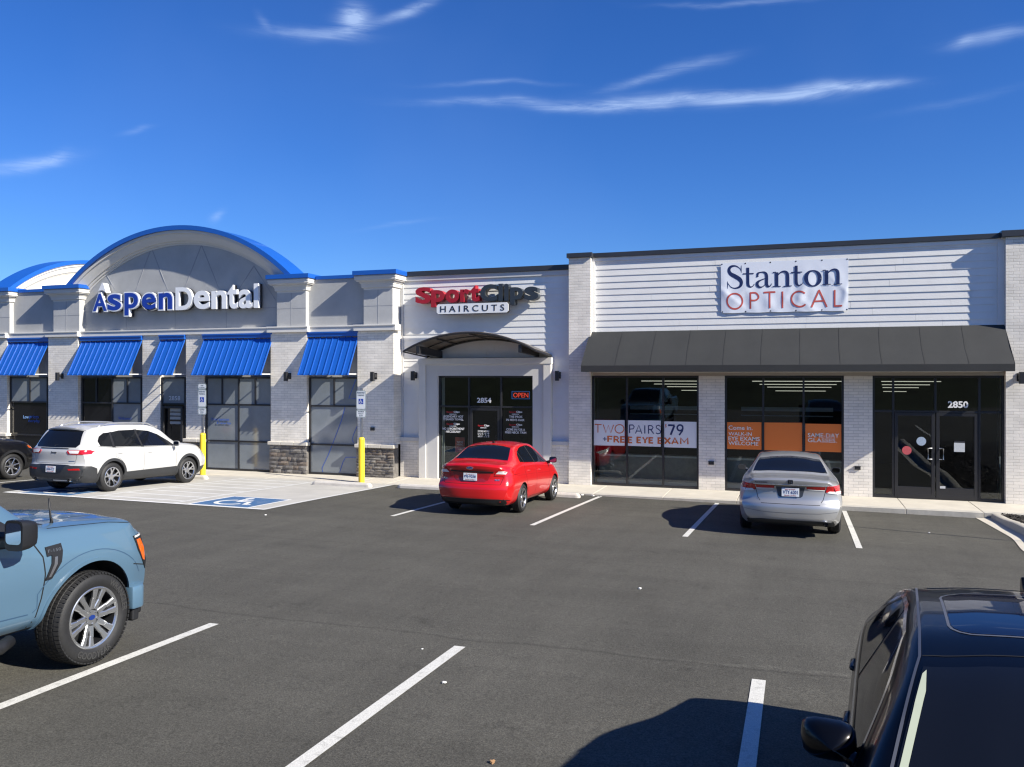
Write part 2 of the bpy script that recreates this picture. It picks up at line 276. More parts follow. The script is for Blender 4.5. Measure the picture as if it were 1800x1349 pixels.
# ------------------------------------------------------------------ helpers
def w2(px, py, Y):
    """where the sight line of a photo pixel meets the wall plane Y: used to lay facade marks out at their own distance"""
    a = (px - 900) / FPX; dx = FW[0] + RT[0] * a; dy = FW[1] + RT[1] * a; t = Y / dy
    return t * dx, H - t * (py - HOR) / FPX
class MB:
    def __init__(s): s.v = []; s.f = []; s.m = []
    def add(s, vs, fs, mi=0):
        o = len(s.v); s.v += [tuple(v) for v in vs]
        for f in fs: s.f.append([o + i for i in f]); s.m.append(mi)
    def box(s, x0, x1, y0, y1, z0, z1, mi=0):
        v = [(x, y, z) for z in (z0, z1) for y in (y0, y1) for x in (x0, x1)]
        s.add(v, [(0, 2, 3, 1), (4, 5, 7, 6), (0, 1, 5, 4), (2, 6, 7, 3), (0, 4, 6, 2), (1, 3, 7, 5)], mi)
    def prism(s, pts, axis, a0, a1, mi=0):
        """closed 2d outline extruded along an axis: axis x -> pts (y,z); y -> (x,z); z -> (x,y)"""
        n = len(pts)
        def P(p, a): return {'x': (a, p[0], p[1]), 'y': (p[0], a, p[1]), 'z': (p[0], p[1], a)}[axis]
        v = [P(p, a0) for p in pts] + [P(p, a1) for p in pts]
        s.add(v, [list(range(n))[::-1], list(range(n, 2 * n))] + [(i, (i + 1) % n, n + (i + 1) % n, n + i) for i in range(n)], mi)
    def tube(s, path, r, mi=0, seg=8, close=True):
        path = [Vector(p) for p in path]; n = len(path); rings = []
        for i, p in enumerate(path):
            t = (path[min(i + 1, n - 1)] - path[max(i - 1, 0)]).normalized()
            a = t.cross(Vector((0, 0, 1)));
            if a.length < .01: a = t.cross(Vector((1, 0, 0)))
            a.normalize(); b = t.cross(a)
            rr = r[i] if isinstance(r, (list, tuple)) else r
            rings.append([p + a * (math.cos(k * 2 * math.pi / seg) * rr) + b * (math.sin(k * 2 * math.pi / seg) * rr) for k in range(seg)])
        v = [q for R in rings for q in R]; f = []
        for i in range(n - 1):
            for k in range(seg): f.append((i * seg + k, i * seg + (k + 1) % seg, (i + 1) * seg + (k + 1) % seg, (i + 1) * seg + k))
        if close: f.append(list(range(seg))[::-1]); f.append([(n - 1) * seg + k for k in range(seg)])
        s.add(v, f, mi)
    def cyl(s, x, y, z0, z1, r, mi=0, seg=20, r1=None): s.tube([(x, y, z0), (x, y, z1)], [r, r if r1 is None else r1], mi, seg)
    def ribbon(s, pts, fr, off=0.0, mi=0, th=.0):
        """variable-width stroke: pts (u,v,width); fr maps (u,v,n)->3d"""
        n = len(pts); A = []; B = []
        for i in range(n):
            p0 = pts[max(i - 1, 0)]; p1 = pts[min(i + 1, n - 1)]
            dx, dy = p1[0] - p0[0], p1[1] - p0[1]; l = math.hypot(dx, dy) or 1; nx, ny = -dy / l, dx / l; w = pts[i][2] / 2
            A.append((pts[i][0] + nx * w, pts[i][1] + ny * w)); B.append((pts[i][0] - nx * w, pts[i][1] - ny * w))
        v = [fr(a[0], a[1], off) for a in A] + [fr(b[0], b[1], off) for b in B]
        s.add(v, [(i, i + 1, n + i + 1, n + i) for i in range(n - 1)], mi)
    def text(s, body, fr, u0, u1, v0, v1, n0=0.0, depth=.004, offset=0.0, mi=0, keep=None, shear=0, res=3):
        """built-in lettering fitted into a rectangle; returns nothing"""
        c = bpy.data.curves.new('t', 'FONT'); c.body = body; c.extrude = .5; c.offset = offset; c.resolution_u = res; c.shear = shear
        c.align_x = 'CENTER' if '\n' in body else 'LEFT'
        o = bpy.data.objects.new('t', c); COL.objects.link(o); dg = bpy.context.evaluated_depsgraph_get(); dg.update()
        me = o.evaluated_get(dg).to_mesh()
        vs = [x.co.copy() for x in me.vertices]; fs = [list(p.vertices) for p in me.polygons]
        o.evaluated_get(dg).to_mesh_clear(); COL.objects.unlink(o); bpy.data.objects.remove(o); bpy.data.curves.remove(c)
        if not vs: return
        ax, bx = min(v.x for v in vs), max(v.x for v in vs); ay, by = min(v.y for v in vs), max(v.y for v in vs)
        out = []
        for v in vs:
            u = u0 + (v.x - ax) / (bx - ax) * (u1 - u0); w = v0 + (v.y - ay) / (by - ay) * (v1 - v0)
            out.append(fr(u, w, n0 + (v.z + .5) * depth))
        s.add(out, fs, mi)
    def build(s, name, mats, parent=None, smooth=False, bevel=0, angle=None):
        me = bpy.data.meshes.new(name); me.from_pydata(s.v, [], s.f)
        for i, p in enumerate(me.polygons): p.material_index = s.m[i]
        if not isinstance(mats, (list, tuple)): mats = [mats]
        for m in mats: me.materials.append(m)
        bm = bmesh.new(); bm.from_mesh(me); bmesh.ops.recalc_face_normals(bm, faces=bm.faces)
        if bevel:
            es = [e for e in bm.edges if len(e.link_faces) == 2 and e.calc_face_angle(0) > .6]
            bmesh.ops.bevel(bm, geom=es, offset=bevel, segments=2, affect='EDGES', profile=.5)
        bm.to_mesh(me); bm.free()
        if smooth:
            for p in me.polygons: p.use_smooth = True
            if angle:
                try: me.set_sharp_from_angle(angle=R_(angle))
                except Exception: pass
        o = bpy.data.objects.new(name, me); COL.objects.link(o); o.parent = parent
        return o
def thing(name, label, cat, loc=(0, 0, 0), rot=(0, 0, 0), group=None):
    o = bpy.data.objects.new(name, None); COL.objects.link(o); o.location = loc; o.rotation_euler = rot
    o.empty_display_size = .2; o['label'] = label; o['category'] = cat
    if group: o['group'] = group
    return o
def tag(o, label, cat, group=None):
    o['label'] = label; o['category'] = cat
    if group: o['group'] = group
    return o
def struct(o, kind='structure'): o['kind'] = kind; return o
def local(o, root_loc):
    """shift a mesh built in world coordinates so that it hangs under a parent at root_loc"""
    me = o.data; d = Vector(root_loc)
    for v in me.vertices: v.co -= d
    return o
def fr_wall(Y, dx=0, dz=0): return lambda u, v, n: (u + dx, Y - n, v + dz)      # plane facing the lot
def arc(cx, cy, rx, ry, a0, a1, n=16, w=.1, wf=None):
    out = []
    for i in range(n + 1):
        a = R_(a0 + (a1 - a0) * i / n); out.append((cx + rx * math.cos(a), cy + ry * math.sin(a), wf(a) if wf else w))
    return out
def circle(cx, cy, r, n=20): return [(cx + r * math.cos(2 * math.pi * k / n), cy + r * math.sin(2 * math.pi * k / n)) for k in range(n)]
def isa(mb, fr, cx, cy, s, off, mi):
    """international symbol of access as strokes in a square of side s centred at cx,cy"""
    q = lambda pts: [(cx + a * s, cy + b * s, c * s) for a, b, c in pts]
    mb.add([fr(cx - .09 * s + x, cy + .36 * s + y, off) for x, y in circle(0, 0, .075 * s, 14)], [list(range(14))], mi)
    mb.ribbon(q([(-.08, .26, .09), (-.05, .0, .09)]), fr, off + .0004, mi)
    mb.ribbon(q([(-.07, .14, .06), (.14, .14, .06)]), fr, off + .0008, mi)
    mb.ribbon(q([(-.05, .0, .09), (.17, .0, .08), (.28, -.28, .08), (.37, -.25, .08)]), fr, off + .0012, mi)
    mb.ribbon(q([(a, b, .075) for a, b, _ in arc(-.06, -.12, .25, .25, 110, 335, 18)]), fr, off + .0016, mi)

# ------------------------------------------------------------------ ground
PS = (2.4002, .0252, -.0113, .001, .0005)
def g0(X, Y):
    X = max(-30, min(12, X)); Y = max(-6, min(20.9, Y))
    return H - (PS[0] + PS[1] * Y + PS[2] * X + PS[3] * X * Y + PS[4] * Y * Y)
def G(X, Y):
    z = g0(X, Y); e = g0(X, 20.9) + .012
    if e > 0:
        t = max(0, min(1, (Y - 15.5) / 5.4)); z -= e * t * t * (3 - 2 * t)
    return z
def frange(a, b, s): return [a + i * s for i in range(int(round((b - a) / s)) + 1)]
def sheet(name, xs, ys, off, m, parent=None):
    mb = MB(); nx = len(xs)
    mb.add([(x, y, G(x, y) + off) for y in ys for x in xs], [(j * nx + i, j * nx + i + 1, (j + 1) * nx + i + 1, (j + 1) * nx + i) for j in range(len(ys) - 1) for i in range(nx - 1)])
    return mb.build(name, m, parent, smooth=True)
gx = [-400, -150, -70] + frange(-40, 16, .8) + [30, 70, 150, 400]; gy = [-400, -150, -60, -25, -12] + frange(-6, 20.4, .6) + [20.9]
mb = MB(); nx = len(gx); rows = [[(x, y, G(x, y)) for x in gx] for y in gy]
rows += [[(x, 21.3, -.35) for x in gx], [(x, 600, -.35) for x in gx]]
mb.add([p for r in rows for p in r], [(j * nx + i, j * nx + i + 1, (j + 1) * nx + i + 1, (j + 1) * nx + i) for j in range(len(rows) - 1) for i in range(nx - 1)])
struct(mb.build('ground', M_ASPH, smooth=True))
# concrete pad with the two accessible bays
struct(sheet('concrete_pad', frange(-18.2, -10.7, .25), frange(14.85, 20.85, .25), .006, M_PAD))
# pavement in front of the shops, with kerb face and joints
mb = MB(); xs = [-45, -24, -21, -18, -15, -12] + [-11.0, -9.0, -7.0, -5.0, -3.2, -1.4, .4, 2.37, 3.95, 14]
for a, b in zip(xs, xs[1:]):
    mb.box(a + .006, b - .006, 21.06, 23.2, -.3, 0)
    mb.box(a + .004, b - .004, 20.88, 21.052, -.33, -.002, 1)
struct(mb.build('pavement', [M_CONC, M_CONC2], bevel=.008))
mb = MB(); mb.box(-45, 14, 20.9, 23.1, -.4, -.02); struct(mb.build('pavement_bed', M_BLK))

# grassy bank behind the photographer, which the shop windows mirror
mb = MB(); bx = frange(-120, 100, 4); by = [-12, -14, -17, -20, -24, -30, -45, -80]; bz = [.2, .6, 2.2, 3.6, 4.8, 5.8, 7, 8]
mb.add([(x, y + 1.2 * math.sin(x * .13), (G(x, y) if j == 0 else z + .5 * math.sin(x * .21 + j) + random.uniform(-.2, .2)) - (.3 if j == 0 else 0)) for j, (y, z) in enumerate(zip(by, bz)) for x in bx], [(j * len(bx) + i, j * len(bx) + i + 1, (j + 1) * len(bx) + i + 1, (j + 1) * len(bx) + i) for j in range(7) for i in range(len(bx) - 1)])
struct(mb.build('hill', mat('dark bank greenery', (.028, .035, .015), .95, .6, .8, .8, 6), smooth=True))
# painted lines: each a sheet that follows the tarmac
def line(pts, w, m, off, name='parking_line'):
    mb = MB(); n = len(pts); A = []; B = []
    for i, p in enumerate(pts):
        a = pts[max(0, i - 1)]; b = pts[min(n - 1, i + 1)]; dx, dy = b[0] - a[0], b[1] - a[1]; l = math.hypot(dx, dy)
        nx_, ny_ = -dy / l * w / 2, dx / l * w / 2
        A.append((p[0] + nx_, p[1] + ny_)); B.append((p[0] - nx_, p[1] - ny_))
    v = [(x, y, G(x, y) + off) for x, y in A + B]
    mb.add(v, [(i, i + 1, n + i + 1, n + i) for i in range(n - 1)]); return mb.build(name, m, smooth=True)
def seg(x0, y0, x1, y1, st=.25):
    n = max(2, int(math.hypot(x1 - x0, y1 - y0) / st)); return [(x0 + (x1 - x0) * i / n, y0 + (y1 - y0) * i / n) for i in range(n + 1)]
for x, y0, y1 in ((-7.8, 15.15, 20.3), (-4.8, 15.15, 20.8), (-1.87, 15.0, 20.8), (1.02, 15.0, 20.75)):
    struct(line(seg(x - .03, y0, x + .02, y1), .1, M_LINE, .006))
for x in (-5.85, -3.09, -.31, 2.5, 5.3, -8.65, -11.4):
    struct(line(seg(x, 7.25 if x < -5 else 7.4, x, 1.8), .115, M_LINE, .006))
struct(line(seg(-20.15, 15.2, -20.15, 20.3), .1, M_LINE, .006))
for x in (-18.16, -15.6, -13.15, -10.75): struct(line(seg(x, 14.9, x, 20.7), .11, M_LINE3, .009))
struct(line(seg(-18.15, 14.9, -10.72, 14.9), .1, M_LINE2, .0105))
for k in range(8):
    y = 15.35 + k * .72; struct(line(seg(-15.55, y, -13.2, y - .02), .13, M_LINE3, .0075, 'hatch_line'))
def floor_mark(x0, y0, s):
    mb = MB(); fr = lambda u, v, n: (u, v, G(u, v) + n)
    def q(a, b, c, d, n, mi):
        k = 5; xs = [a + (b - a) * i / k for i in range(k + 1)]; ys = [c + (d - c) * i / k for i in range(k + 1)]
        mb.add([fr(x, y, n) for y in ys for x in xs], [(j * 6 + i, j * 6 + i + 1, (j + 1) * 6 + i + 1, (j + 1) * 6 + i) for j in range(k) for i in range(k)], mi)
    q(x0 - .07, x0 + s + .07, y0 - .07, y0 + s + .07, .012, 1); q(x0, x0 + s, y0, y0 + s, .0135, 0)
    isa(mb, fr, x0 + s / 2, y0 + s / 2, s * .95, .015, 1)
    return struct(mb.build('painted_wheelchair_symbol', [M_BLUEP, M_LINE2]))
floor_mark(-12.72, 14.98, 1.5); floor_mark(-17.75, 14.98, 1.5)

# kerbed bed at the right end
mb = MB()
def curb_x(y):
    t = max(0, min(1, (17.8 - y) / 2.2)); return 3.78 - .2 * t * t * (3 - 2 * t)
ysc = frange(9.16, 20.86, .3)
pr = [(0, .01), (.30, .014), (.32, .14), (.345, .155), (.47, .155), (.49, .14), (.49, -.2)]
vs = []
for y in ysc:
    x0 = curb_x(y)
    for dx, dz in pr:
        z = G(x0 + dx, y) if dz < .1 else G(x0, y)
        top = max(min(-.001, 9), -1)
        zz = z + dz if dz < .1 else (G(x0, y) + dz) * (1 - min(1, max(0, (y - 19) / 1.9))) + (-.004 - (.155 - dz)) * min(1, max(0, (y - 19) / 1.9))
        vs.append((x0 + dx, y, zz))
k = len(pr)
mb.add(vs, [(j * k + i, j * k + i + 1, (j + 1) * k + i + 1, (j + 1) * k + i) for j in range(len(ysc) - 1) for i in range(k - 1)])
struct(mb.build('kerb', M_CONC, smooth=True, angle=35))
mb = MB(); nm = 8000
for _ in range(nm):
    y = random.uniform(11.2, 20.85); x = random.uniform(curb_x(y) + .49, 9.5) if random.random() < .35 else random.uniform(curb_x(y) + .49, 5.6)
    t = min(1, max(0, (y - 19) / 1.9)); zb = (G(curb_x(y), y) + .135) * (1 - t) - .02 * t
    a = random.uniform(0, 6.28); l = random.uniform(.02, .07); w = random.uniform(.008, .02); c, s_ = math.cos(a), math.sin(a); ti = random.uniform(-.02, .02); z = zb + random.uniform(-.012, .022)
    mb.add([(x - c * l - s_ * w, y - s_ * l + c * w, z - ti), (x + c * l - s_ * w, y + s_ * l + c * w, z + ti), (x + c * l + s_ * w, y + s_ * l - c * w, z + ti + .006), (x - c * l + s_ * w, y - s_ * l - c * w, z - ti + .006)], [(0, 1, 2, 3)], 0 if random.random() < .8 else 1)
xs_ = frange(0, 1, .1)
mb.add([(curb_x(y) + .485 + (10 - curb_x(y)) * u, y, (G(curb_x(y), y) + .13) * (1 - min(1, max(0, (y - 19) / 1.9))) - .03 * min(1, max(0, (y - 19) / 1.9))) for y in ysc for u in xs_],
       [(j * 11 + i, j * 11 + i + 1, (j + 1) * 11 + i + 1, (j + 1) * 11 + i) for j in range(len(ysc) - 1) for i in range(10)], 0)
o = mb.build('mulch', [mat('dark bark mulch', (.022, .018, .015), .9, .4, 30), mat('pale bark mulch', (.16, .14, .12), .9, .3, 30)]); struct(o, 'stuff')
o['label'] = 'dark shredded bark mulch filling the kerbed bed'; o['category'] = 'mulch'

# ------------------------------------------------------------------ dental shop (left)
def stone_base(x0, x1, yf, depth, root, loc):
    mb = MB(); z = 0.0; rnd = random.Random(int(abs(x0) * 100))
    while z < .86:
        h = rnd.choice((.07, .09, .11, .13)); h = min(h, .89 - z); x = x0
        if .89 - z - h < .03: h = .89 - z
        while x < x1 - .01:
            l = rnd.uniform(.12, .42)
            if x1 - x - l < .1: l = x1 - x
            p = rnd.uniform(0, .045)
            n = 3; v = []
            for i in range(n + 1):
                for j in range(3):
                    ed = (i in (0, n)) or (j in (0, 2))
                    v.append((x + .003 + (l - .006) * i / n, yf - (0 if ed else p + rnd.uniform(0, .018)) - (p * .5 if ed else 0), z + .003 + (h - .006) * j / 2))
            f = [(i * 3 + j, (i + 1) * 3 + j, (i + 1) * 3 + j + 1, i * 3 + j + 1) for i in range(n) for j in range(2)]
            b = len(v); v += [(x + .003, yf + .05, z + .003), (x + l - .003, yf + .05, z + .003), (x + l - .003, yf + .05, z + h - .003), (x + .003, yf + .05, z + h - .003)]
            f += [(0, b, b + 3, 2), (n * 3, n * 3 + 2, b + 2, b + 1), (0, 3, 6, 9, b + 1, b), (2, b + 3, b + 2, 11, 8, 5)]
            mb.add(v, f, rnd.choice((0, 0, 1, 2))); x += l
        z += h
    mb.box(x0 + .02, x1 - .02, yf + .03, yf + depth, 0, .885, 0)
    o = mb.build('stone_base', [mat('dark split stone', (.135, .125, .115), .85, .45, 9, .7, 50), mat('mid split stone', (.21, .195, .175), .85, .4, 9, .7, 50), mat('brown split stone', (.17, .14, .115), .85, .4, 9, .7, 50)], root)
    return local(o, loc)
def frame_bars(mb, x0, x1, z0, z1, y, xs=(), zs=(), t=.05, d=.10, mi=0, segs=None):
    mb.box(x0, x0 + t, y - d / 2, y + d / 2, z0, z1, mi); mb.box(x1 - t, x1, y - d / 2, y + d / 2, z0, z1, mi)
    mb.box(x0 + t, x1 - t, y - d / 2, y + d / 2, z1 - t, z1, mi); mb.box(x0 + t, x1 - t, y - d / 2, y + d / 2, z0, z0 + t * 1.3, mi)
    for x in xs: mb.box(x - t / 2, x + t / 2, y - d / 2 + .003, y + d / 2 - .003, z0 + t * 1.3, z1 - t, mi)
    for z in zs: mb.box(x0 + t, x1 - t, y - d / 2 + .006, y + d / 2 - .006, z - t / 2, z + t / 2, mi)
    for (xa, za, zb) in (segs or ()): mb.box(xa - t / 2, xa + t / 2, y - d / 2 + .003, y + d / 2 - .003, za, zb, mi)
def window(root, loc, x0, x1, z0, z1, y, xs=(), zs=(), panes=None, segs=None, name='window', film=None):
    """frame mesh with its pane(s) as sub-parts; film: list of (x0,x1,z0,z1,material)"""
    mb = MB(); frame_bars(mb, x0, x1, z0, z1, y, xs, zs, segs=segs)
    f = local(mb.build(name, M_BLACKM, root, bevel=.004), loc)
    for i, (a, b, c, d, m) in enumerate(film or [(x0, x1, z0, z1, M_GLASS)]):
        p = MB(); p.box(a + .01, b - .01, y - .012, y + .012, c + .01, d - .01); local(p.build('pane', m, f), loc)
    return f
AY = 22.3
L1 = (-19.5, 22.3, 0)
shop1 = thing('dental_shop', 'grey stucco and white brick shop with a blue edged arch over its sign', 'shop', L1)
# walls
mb = MB()
mb.box(-28.3, -23.7, AY + .005, AY + .4, 3.02, 6.05); mb.box(-15.65, -11.5, AY + .005, AY + .4, 3.02, 6.05)
mb.box(-23.7, -15.65, AY + .08, AY + .45, 3.02, 6.2)
mb.box(-28.3, -23.7, AY + .1, AY + .4, 2.98, 3.02); 
pts = [(-19.4 + 6.1 * math.sin(R_(a)), 1.32 + 6.1 * math.cos(R_(a))) for a in range(-42, 43, 3)]
mb.prism([(-23.45, 5.8)] + [p for p in pts] + [(-15.35, 5.8)], 'y', AY + .085, AY + .44)
local(mb.build('wall', M_STUCD, shop1), L1)
mb = MB(); mb.box(-28.3, -28.0, AY, AY + 14, 0, 6.0); mb.box(-28.0, -11.5, AY + 13.7, AY + 14, 0, 6.0); mb.box(-28.0, -11.5, AY + .45, AY + 13.7, 5.5, 5.6)
local(mb.build('rear_wall', M_STUC, shop1), L1)
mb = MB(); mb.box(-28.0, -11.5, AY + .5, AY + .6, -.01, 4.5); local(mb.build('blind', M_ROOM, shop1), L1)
# control joints: raised grey strips, the shade of stucco grooves put into their colour
mb = MB(); yj = AY + .081
def groove_strip(p, q, w=.022):
    dx, dz = q[0] - p[0], q[1] - p[1]; l = math.hypot(dx, dz); nx, nz = -dz / l * w / 2, dx / l * w / 2
    mb.prism([(p[0] + nx, p[1] + nz), (q[0] + nx, q[1] + nz), (q[0] - nx, q[1] - nz), (p[0] - nx, p[1] - nz)], 'y', yj - .004, yj + .01)
P = lambda px, py: w2(px, py, AY + .08)
groove_strip(P(142, 549), P(485, 541))
for a, b in (((182, 475), (142, 545)), ((182, 475), (203, 511)), ((266, 436), (237, 515)), ((266, 436), (295, 511)), ((354, 431), (325, 505)), ((354, 431), (384, 506)), ((446, 468), (421, 507)), ((446, 468), (486, 530))): groove_strip(P(*a), P(*b), .026)
for x in (222, 308, 398): groove_strip(P(x, 548), P(x, 580))
local(mb.build('control_joint', mat('joint shadow grey', (.30, .31, .33), .9), shop1), L1)
# brick piers with stone bases
for (a, b, prot) in ((-28.3, -26.9, .15), (-24.95, -23.6, .15), (-20.88, -20.13, .06), (-19.08, -18.34, .06), (-15.72, -14.4, .15), (-12.62, -11.4, .15)):
    mb = MB(); yf = AY - prot
    mb.box(a, b, yf, AY + .45, .99, 4.42); pier = local(mb.build('brick_pier', M_BRICK, shop1), L1)
    stone_base(a - .02, b + .02, yf - .03, prot + .2, pier, L1)
    mb = MB(); n = 3
    for i in range(n): mb.box(a - .06 + (b - a + .12) * i / n + .003, a - .06 + (b - a + .12) * (i + 1) / n - .003, yf - .1, yf + .2, .89, .995)
    local(mb.build('sill_cap', M_CAPSTONE, pier, bevel=.012), L1)
# belt course
mb = MB(); 
for a, b, y in ((-28.3, -26.85, AY - .26), (-26.85, -25.0, AY - .12), (-25.0, -23.5, AY - .26), (-23.5, -15.8, AY - .12), (-15.8, -14.3, AY - .26), (-14.3, -12.7, AY - .12), (-12.7, -11.28, AY - .26)):
    mb.box(a, b, y, AY + .1, 4.42, 4.56); mb.box(a - (.0), b, y - .025, AY + .1, 4.56, 4.605)
local(mb.build('belt_course', M_TRIM, shop1, bevel=.006), L1)
# stucco piers above, with stepped cornice and blue coping
def cornice_pier(a, b, first=False):
    mb = MB(); yf = AY - .16
    mb.box(a + .05, b - .05, yf, AY + .6, 4.605, 5.66)
    p = local(mb.build('stucco_pier', M_STUC, shop1), L1)
    mb = MB(); zc = 5.56; prof = [(0, .0), (.03, .05), (.05, .06), (.05, .11), (.09, .16), (.15, .21), (.2, .24), (.2, .30), (.24, .34)]
    for i in range(len(prof) - 1):
        o_ = prof[i][0] + .012 * (i % 2) + .004; mb.box(a + .05 - o_, b - .05 + o_, yf - o_, AY + .6 + o_, zc + .1 + prof[i][1] * 1.15, zc + .1 + prof[i + 1][1] * 1.15)
    mb.box(a + .05 - .21, b - .05 + .21, yf - .21, AY + .8, zc + .1 + .345 * 1.15, 6.075)
    local(mb.build('cornice', M_TRIM, p, bevel=.004), L1)
    mb = MB(); mb.box(a - .2, b + .2, yf - .26, AY + .85, 6.08, 6.215); local(mb.build('coping', M_BLUE, p, bevel=.006), L1)
    mb = MB(); xm = (a + b) / 2
    mb.box(xm - .009, xm + .009, yf - .004, yf + .01, 4.61, 5.655); mb.box(a + .05, b - .05, yf - .003, yf + .01, 5.16, 5.178)
    local(mb.build('control_joint', mat('joint shadow grey', (.3, .31, .33), .9), p), L1)  # grey strips painted with the shade of the joints
for a, b in ((-28.3, -26.72), (-24.75, -23.48), (-15.53, -14.38), (-12.45, -11.38)): cornice_pier(a, b)
mb = MB(); mb.box(-26.5, -24.97, AY - .04, AY + .5, 6.05, 6.16); mb.box(-14.16, -12.67, AY - .04, AY + .5, 6.05, 6.16); local(mb.build('coping', M_BLUE, shop1, bevel=.006), L1)
# right end return of the taller parapet
mb = MB(); mb.box(-11.66, -11.455, AY + .41, AY + 13.6, 3, 6.04); local(mb.build('end_wall', M_TRIM, shop1), L1)
# arch: stepped cornice and blue metal cap
def arch(parent, loc, cx, cz, ysgn_frame, name, mats_, yf, yb, span=42.6, inv=False):
    prof = [(6.10, .30), (6.16, .30), (6.16, .25), (6.22, .23), (6.22, .18), (6.30, .12), (6.40, .04), (6.44, .03), (6.44, -.02), (6.53, -.03), (6.53, .72), (6.10, .72)]
    mb = MB(); n = 40; k = len(prof); vs = []
    for i in range(n + 1):
        a = R_(-span + 2 * span * i / n)
        for r, d in prof: vs.append(ysgn_frame(cx + r * math.sin(a), yf + d, cz + r * math.cos(a)))
    fs = [(i * k + j, i * k + (j + 1) % k, (i + 1) * k + (j + 1) % k, (i + 1) * k + j) for i in range(n) for j in range(k)] + [list(range(k)), [n * k + j for j in range(k)][::-1]]
    mb.add(vs, fs); o = local(mb.build(name, mats_[0], parent, smooth=True, angle=30), loc)
    mb = MB(); prof = [(6.535, -.10), (6.68, -.10), (6.69, .85), (6.535, .85)]; k = 4; vs = []
    for i in range(n + 1):
        a = R_(-span - .4 + 2 * (span + .4) * i / n)
        for r, d in prof: vs.append(ysgn_frame(cx + r * math.sin(a), yf + d, cz + r * math.cos(a)))
    fs = [(i * k + j, i * k + (j + 1) % k, (i + 1) * k + (j + 1) % k, (i + 1) * k + j) for i in range(n) for j in range(k)] + [list(range(k)), [n * k + j for j in range(k)][::-1]]
    mb.add(vs, fs); local(mb.build('arch_cap', M_BLUE, o, smooth=True, angle=30), loc); return o
arch(shop1, L1, -19.4, 1.32, lambda x, y, z: (x, y, z), 'arch_cornice', [M_TRIM], AY - .24, 0)
# the same arch on the end elevation, seen from its back
arch(shop1, L1, 27.2, 1.2, lambda x, y, z: (-28.3 - (y - 22.3) + .45, x, z), 'arch_cornice', [mat('cream stucco', (.78, .74, .66), .8, .06, 2, .2, 90)], 22.3, 0)
mb = MB(); pts = [(27.2 + 6.1 * math.sin(R_(a)), 1.2 + 6.1 * math.cos(R_(a))) for a in range(-42, 43, 3)]
mb.prism([(22.75, 5)] + pts + [(31.6, 5)], 'x', -28.4, -28.1); local(mb.build('end_gable', mat('cream stucco', (.78, .74, .66)), shop1), L1)
# glazing
F, D = M_FILM, M_FILMD
window(shop1, L1, -26.9, -25.1, 0, 3.02, AY, segs=[(-25.95, 2.15, 2.97)], zs=(2.13, .95), film=[(-26.9, -25.1, 2.13, 3.02, F), (-26.9, -25.1, 0, 2.13, D)])
window(shop1, L1, -23.55, -20.93, 0, 3.02, AY, xs=(-22.2,), zs=(2.13, .95), segs=[(-21.55, 2.15, 2.97), (-22.9, 2.15, 2.97)], film=[(-23.55, -22.2, 0, 3.02, D), (-22.2, -20.93, 0, 3.02, F)])
w3 = window(shop1, L1, -20.1, -19.12, 0, 3.02, AY, zs=(2.13,), name='door', film=[(-20.1, -19.12, 2.13, 3.02, F), (-20.1, -19.12, 0, 2.13, D)])
w4 = window(shop1, L1, -18.3, -15.75, 0, 3.02, AY, xs=(-17.02,), zs=(2.13, .95), segs=[(-17.66, 2.15, 2.97), (-16.38, 2.15, 2.97)], film=[(-18.3, -15.75, 0, 3.02, F)])
w5 = window(shop1, L1, -14.38, -12.64, 0, 3.02, AY, zs=(2.13, .93), segs=[(-13.5, 2.15, 2.97)], film=[(-14.38, -12.64, 0, 3.02, F)])
mb = MB(); mb.box(-20.02, -19.95, AY - .12, AY - .06, .1, 2.05); mb.box(-19.25, -19.18, AY - .12, AY - .06, .1, 2.05); mb.box(-19.95, -19.25, AY - .12, AY - .06, 1.98, 2.05); mb.box(-19.95, -19.25, AY - .12, AY - .06, .1, .34)
mb.tube([(-19.88, AY - .16, .95), (-19.88, AY - .2, 1.0), (-19.88, AY - .2, 1.35), (-19.88, AY - .16, 1.4)], .012)
local(mb.build('door_leaf', M_BLACKM, w3, bevel=.004), L1)
# lettering on the glass
yl = AY - .02
def decal_text(parent, loc, name, items, Y, mats_):
    mb = MB()
    for it in items:
        s, px0, px1, py0, py1, mi = it[:6]; off = it[6] if len(it) > 6 else 0
        u0, va = w2(px0, py1, Y); u1, vb = w2(px1, py0, Y)
        _, v0 = w2((px0 + px1) / 2, py1, Y); _, v1 = w2((px0 + px1) / 2, py0, Y)
        mb.text(s, fr_wall(Y), u0, u1, v0, v1, .002 + (it[7] if len(it) > 7 else 0), .003, off, mi)
    return local(mb.build(name, mats_, parent), loc)
M_LB = mat('blue window lettering', (.02, .09, .42), .5); M_LB2 = mat('pale blue window lettering', (.22, .38, .66), .5)
decal_text(shop1, L1, 'window_lettering', [('Low', 41, 50.5, 730.5, 736, 1, .02), ('prices', 52, 68, 730, 737.5, 0), ('everyday', 50, 70, 737.5, 744, 0)], yl - .01, [M_LB, M_LB2])
decal_text(shop1, L1, 'window_lettering', [('Welcome!', 208, 231, 733, 738.5, 0)], yl - .01, [M_LB])
decal_text(shop1, L1, 'window_lettering', [('Emergencies', 372, 403, 735, 741, 0), ('& same day', 381, 406, 742, 747, 0)], yl - .01, [M_LB])
decal_text(w3, L1, 'house_number', [('2858', 297, 317, 696.5, 704, 0, .01)], AY - .02, [mat('pale grey lettering', (.55, .57, .6))])
mb = MB()
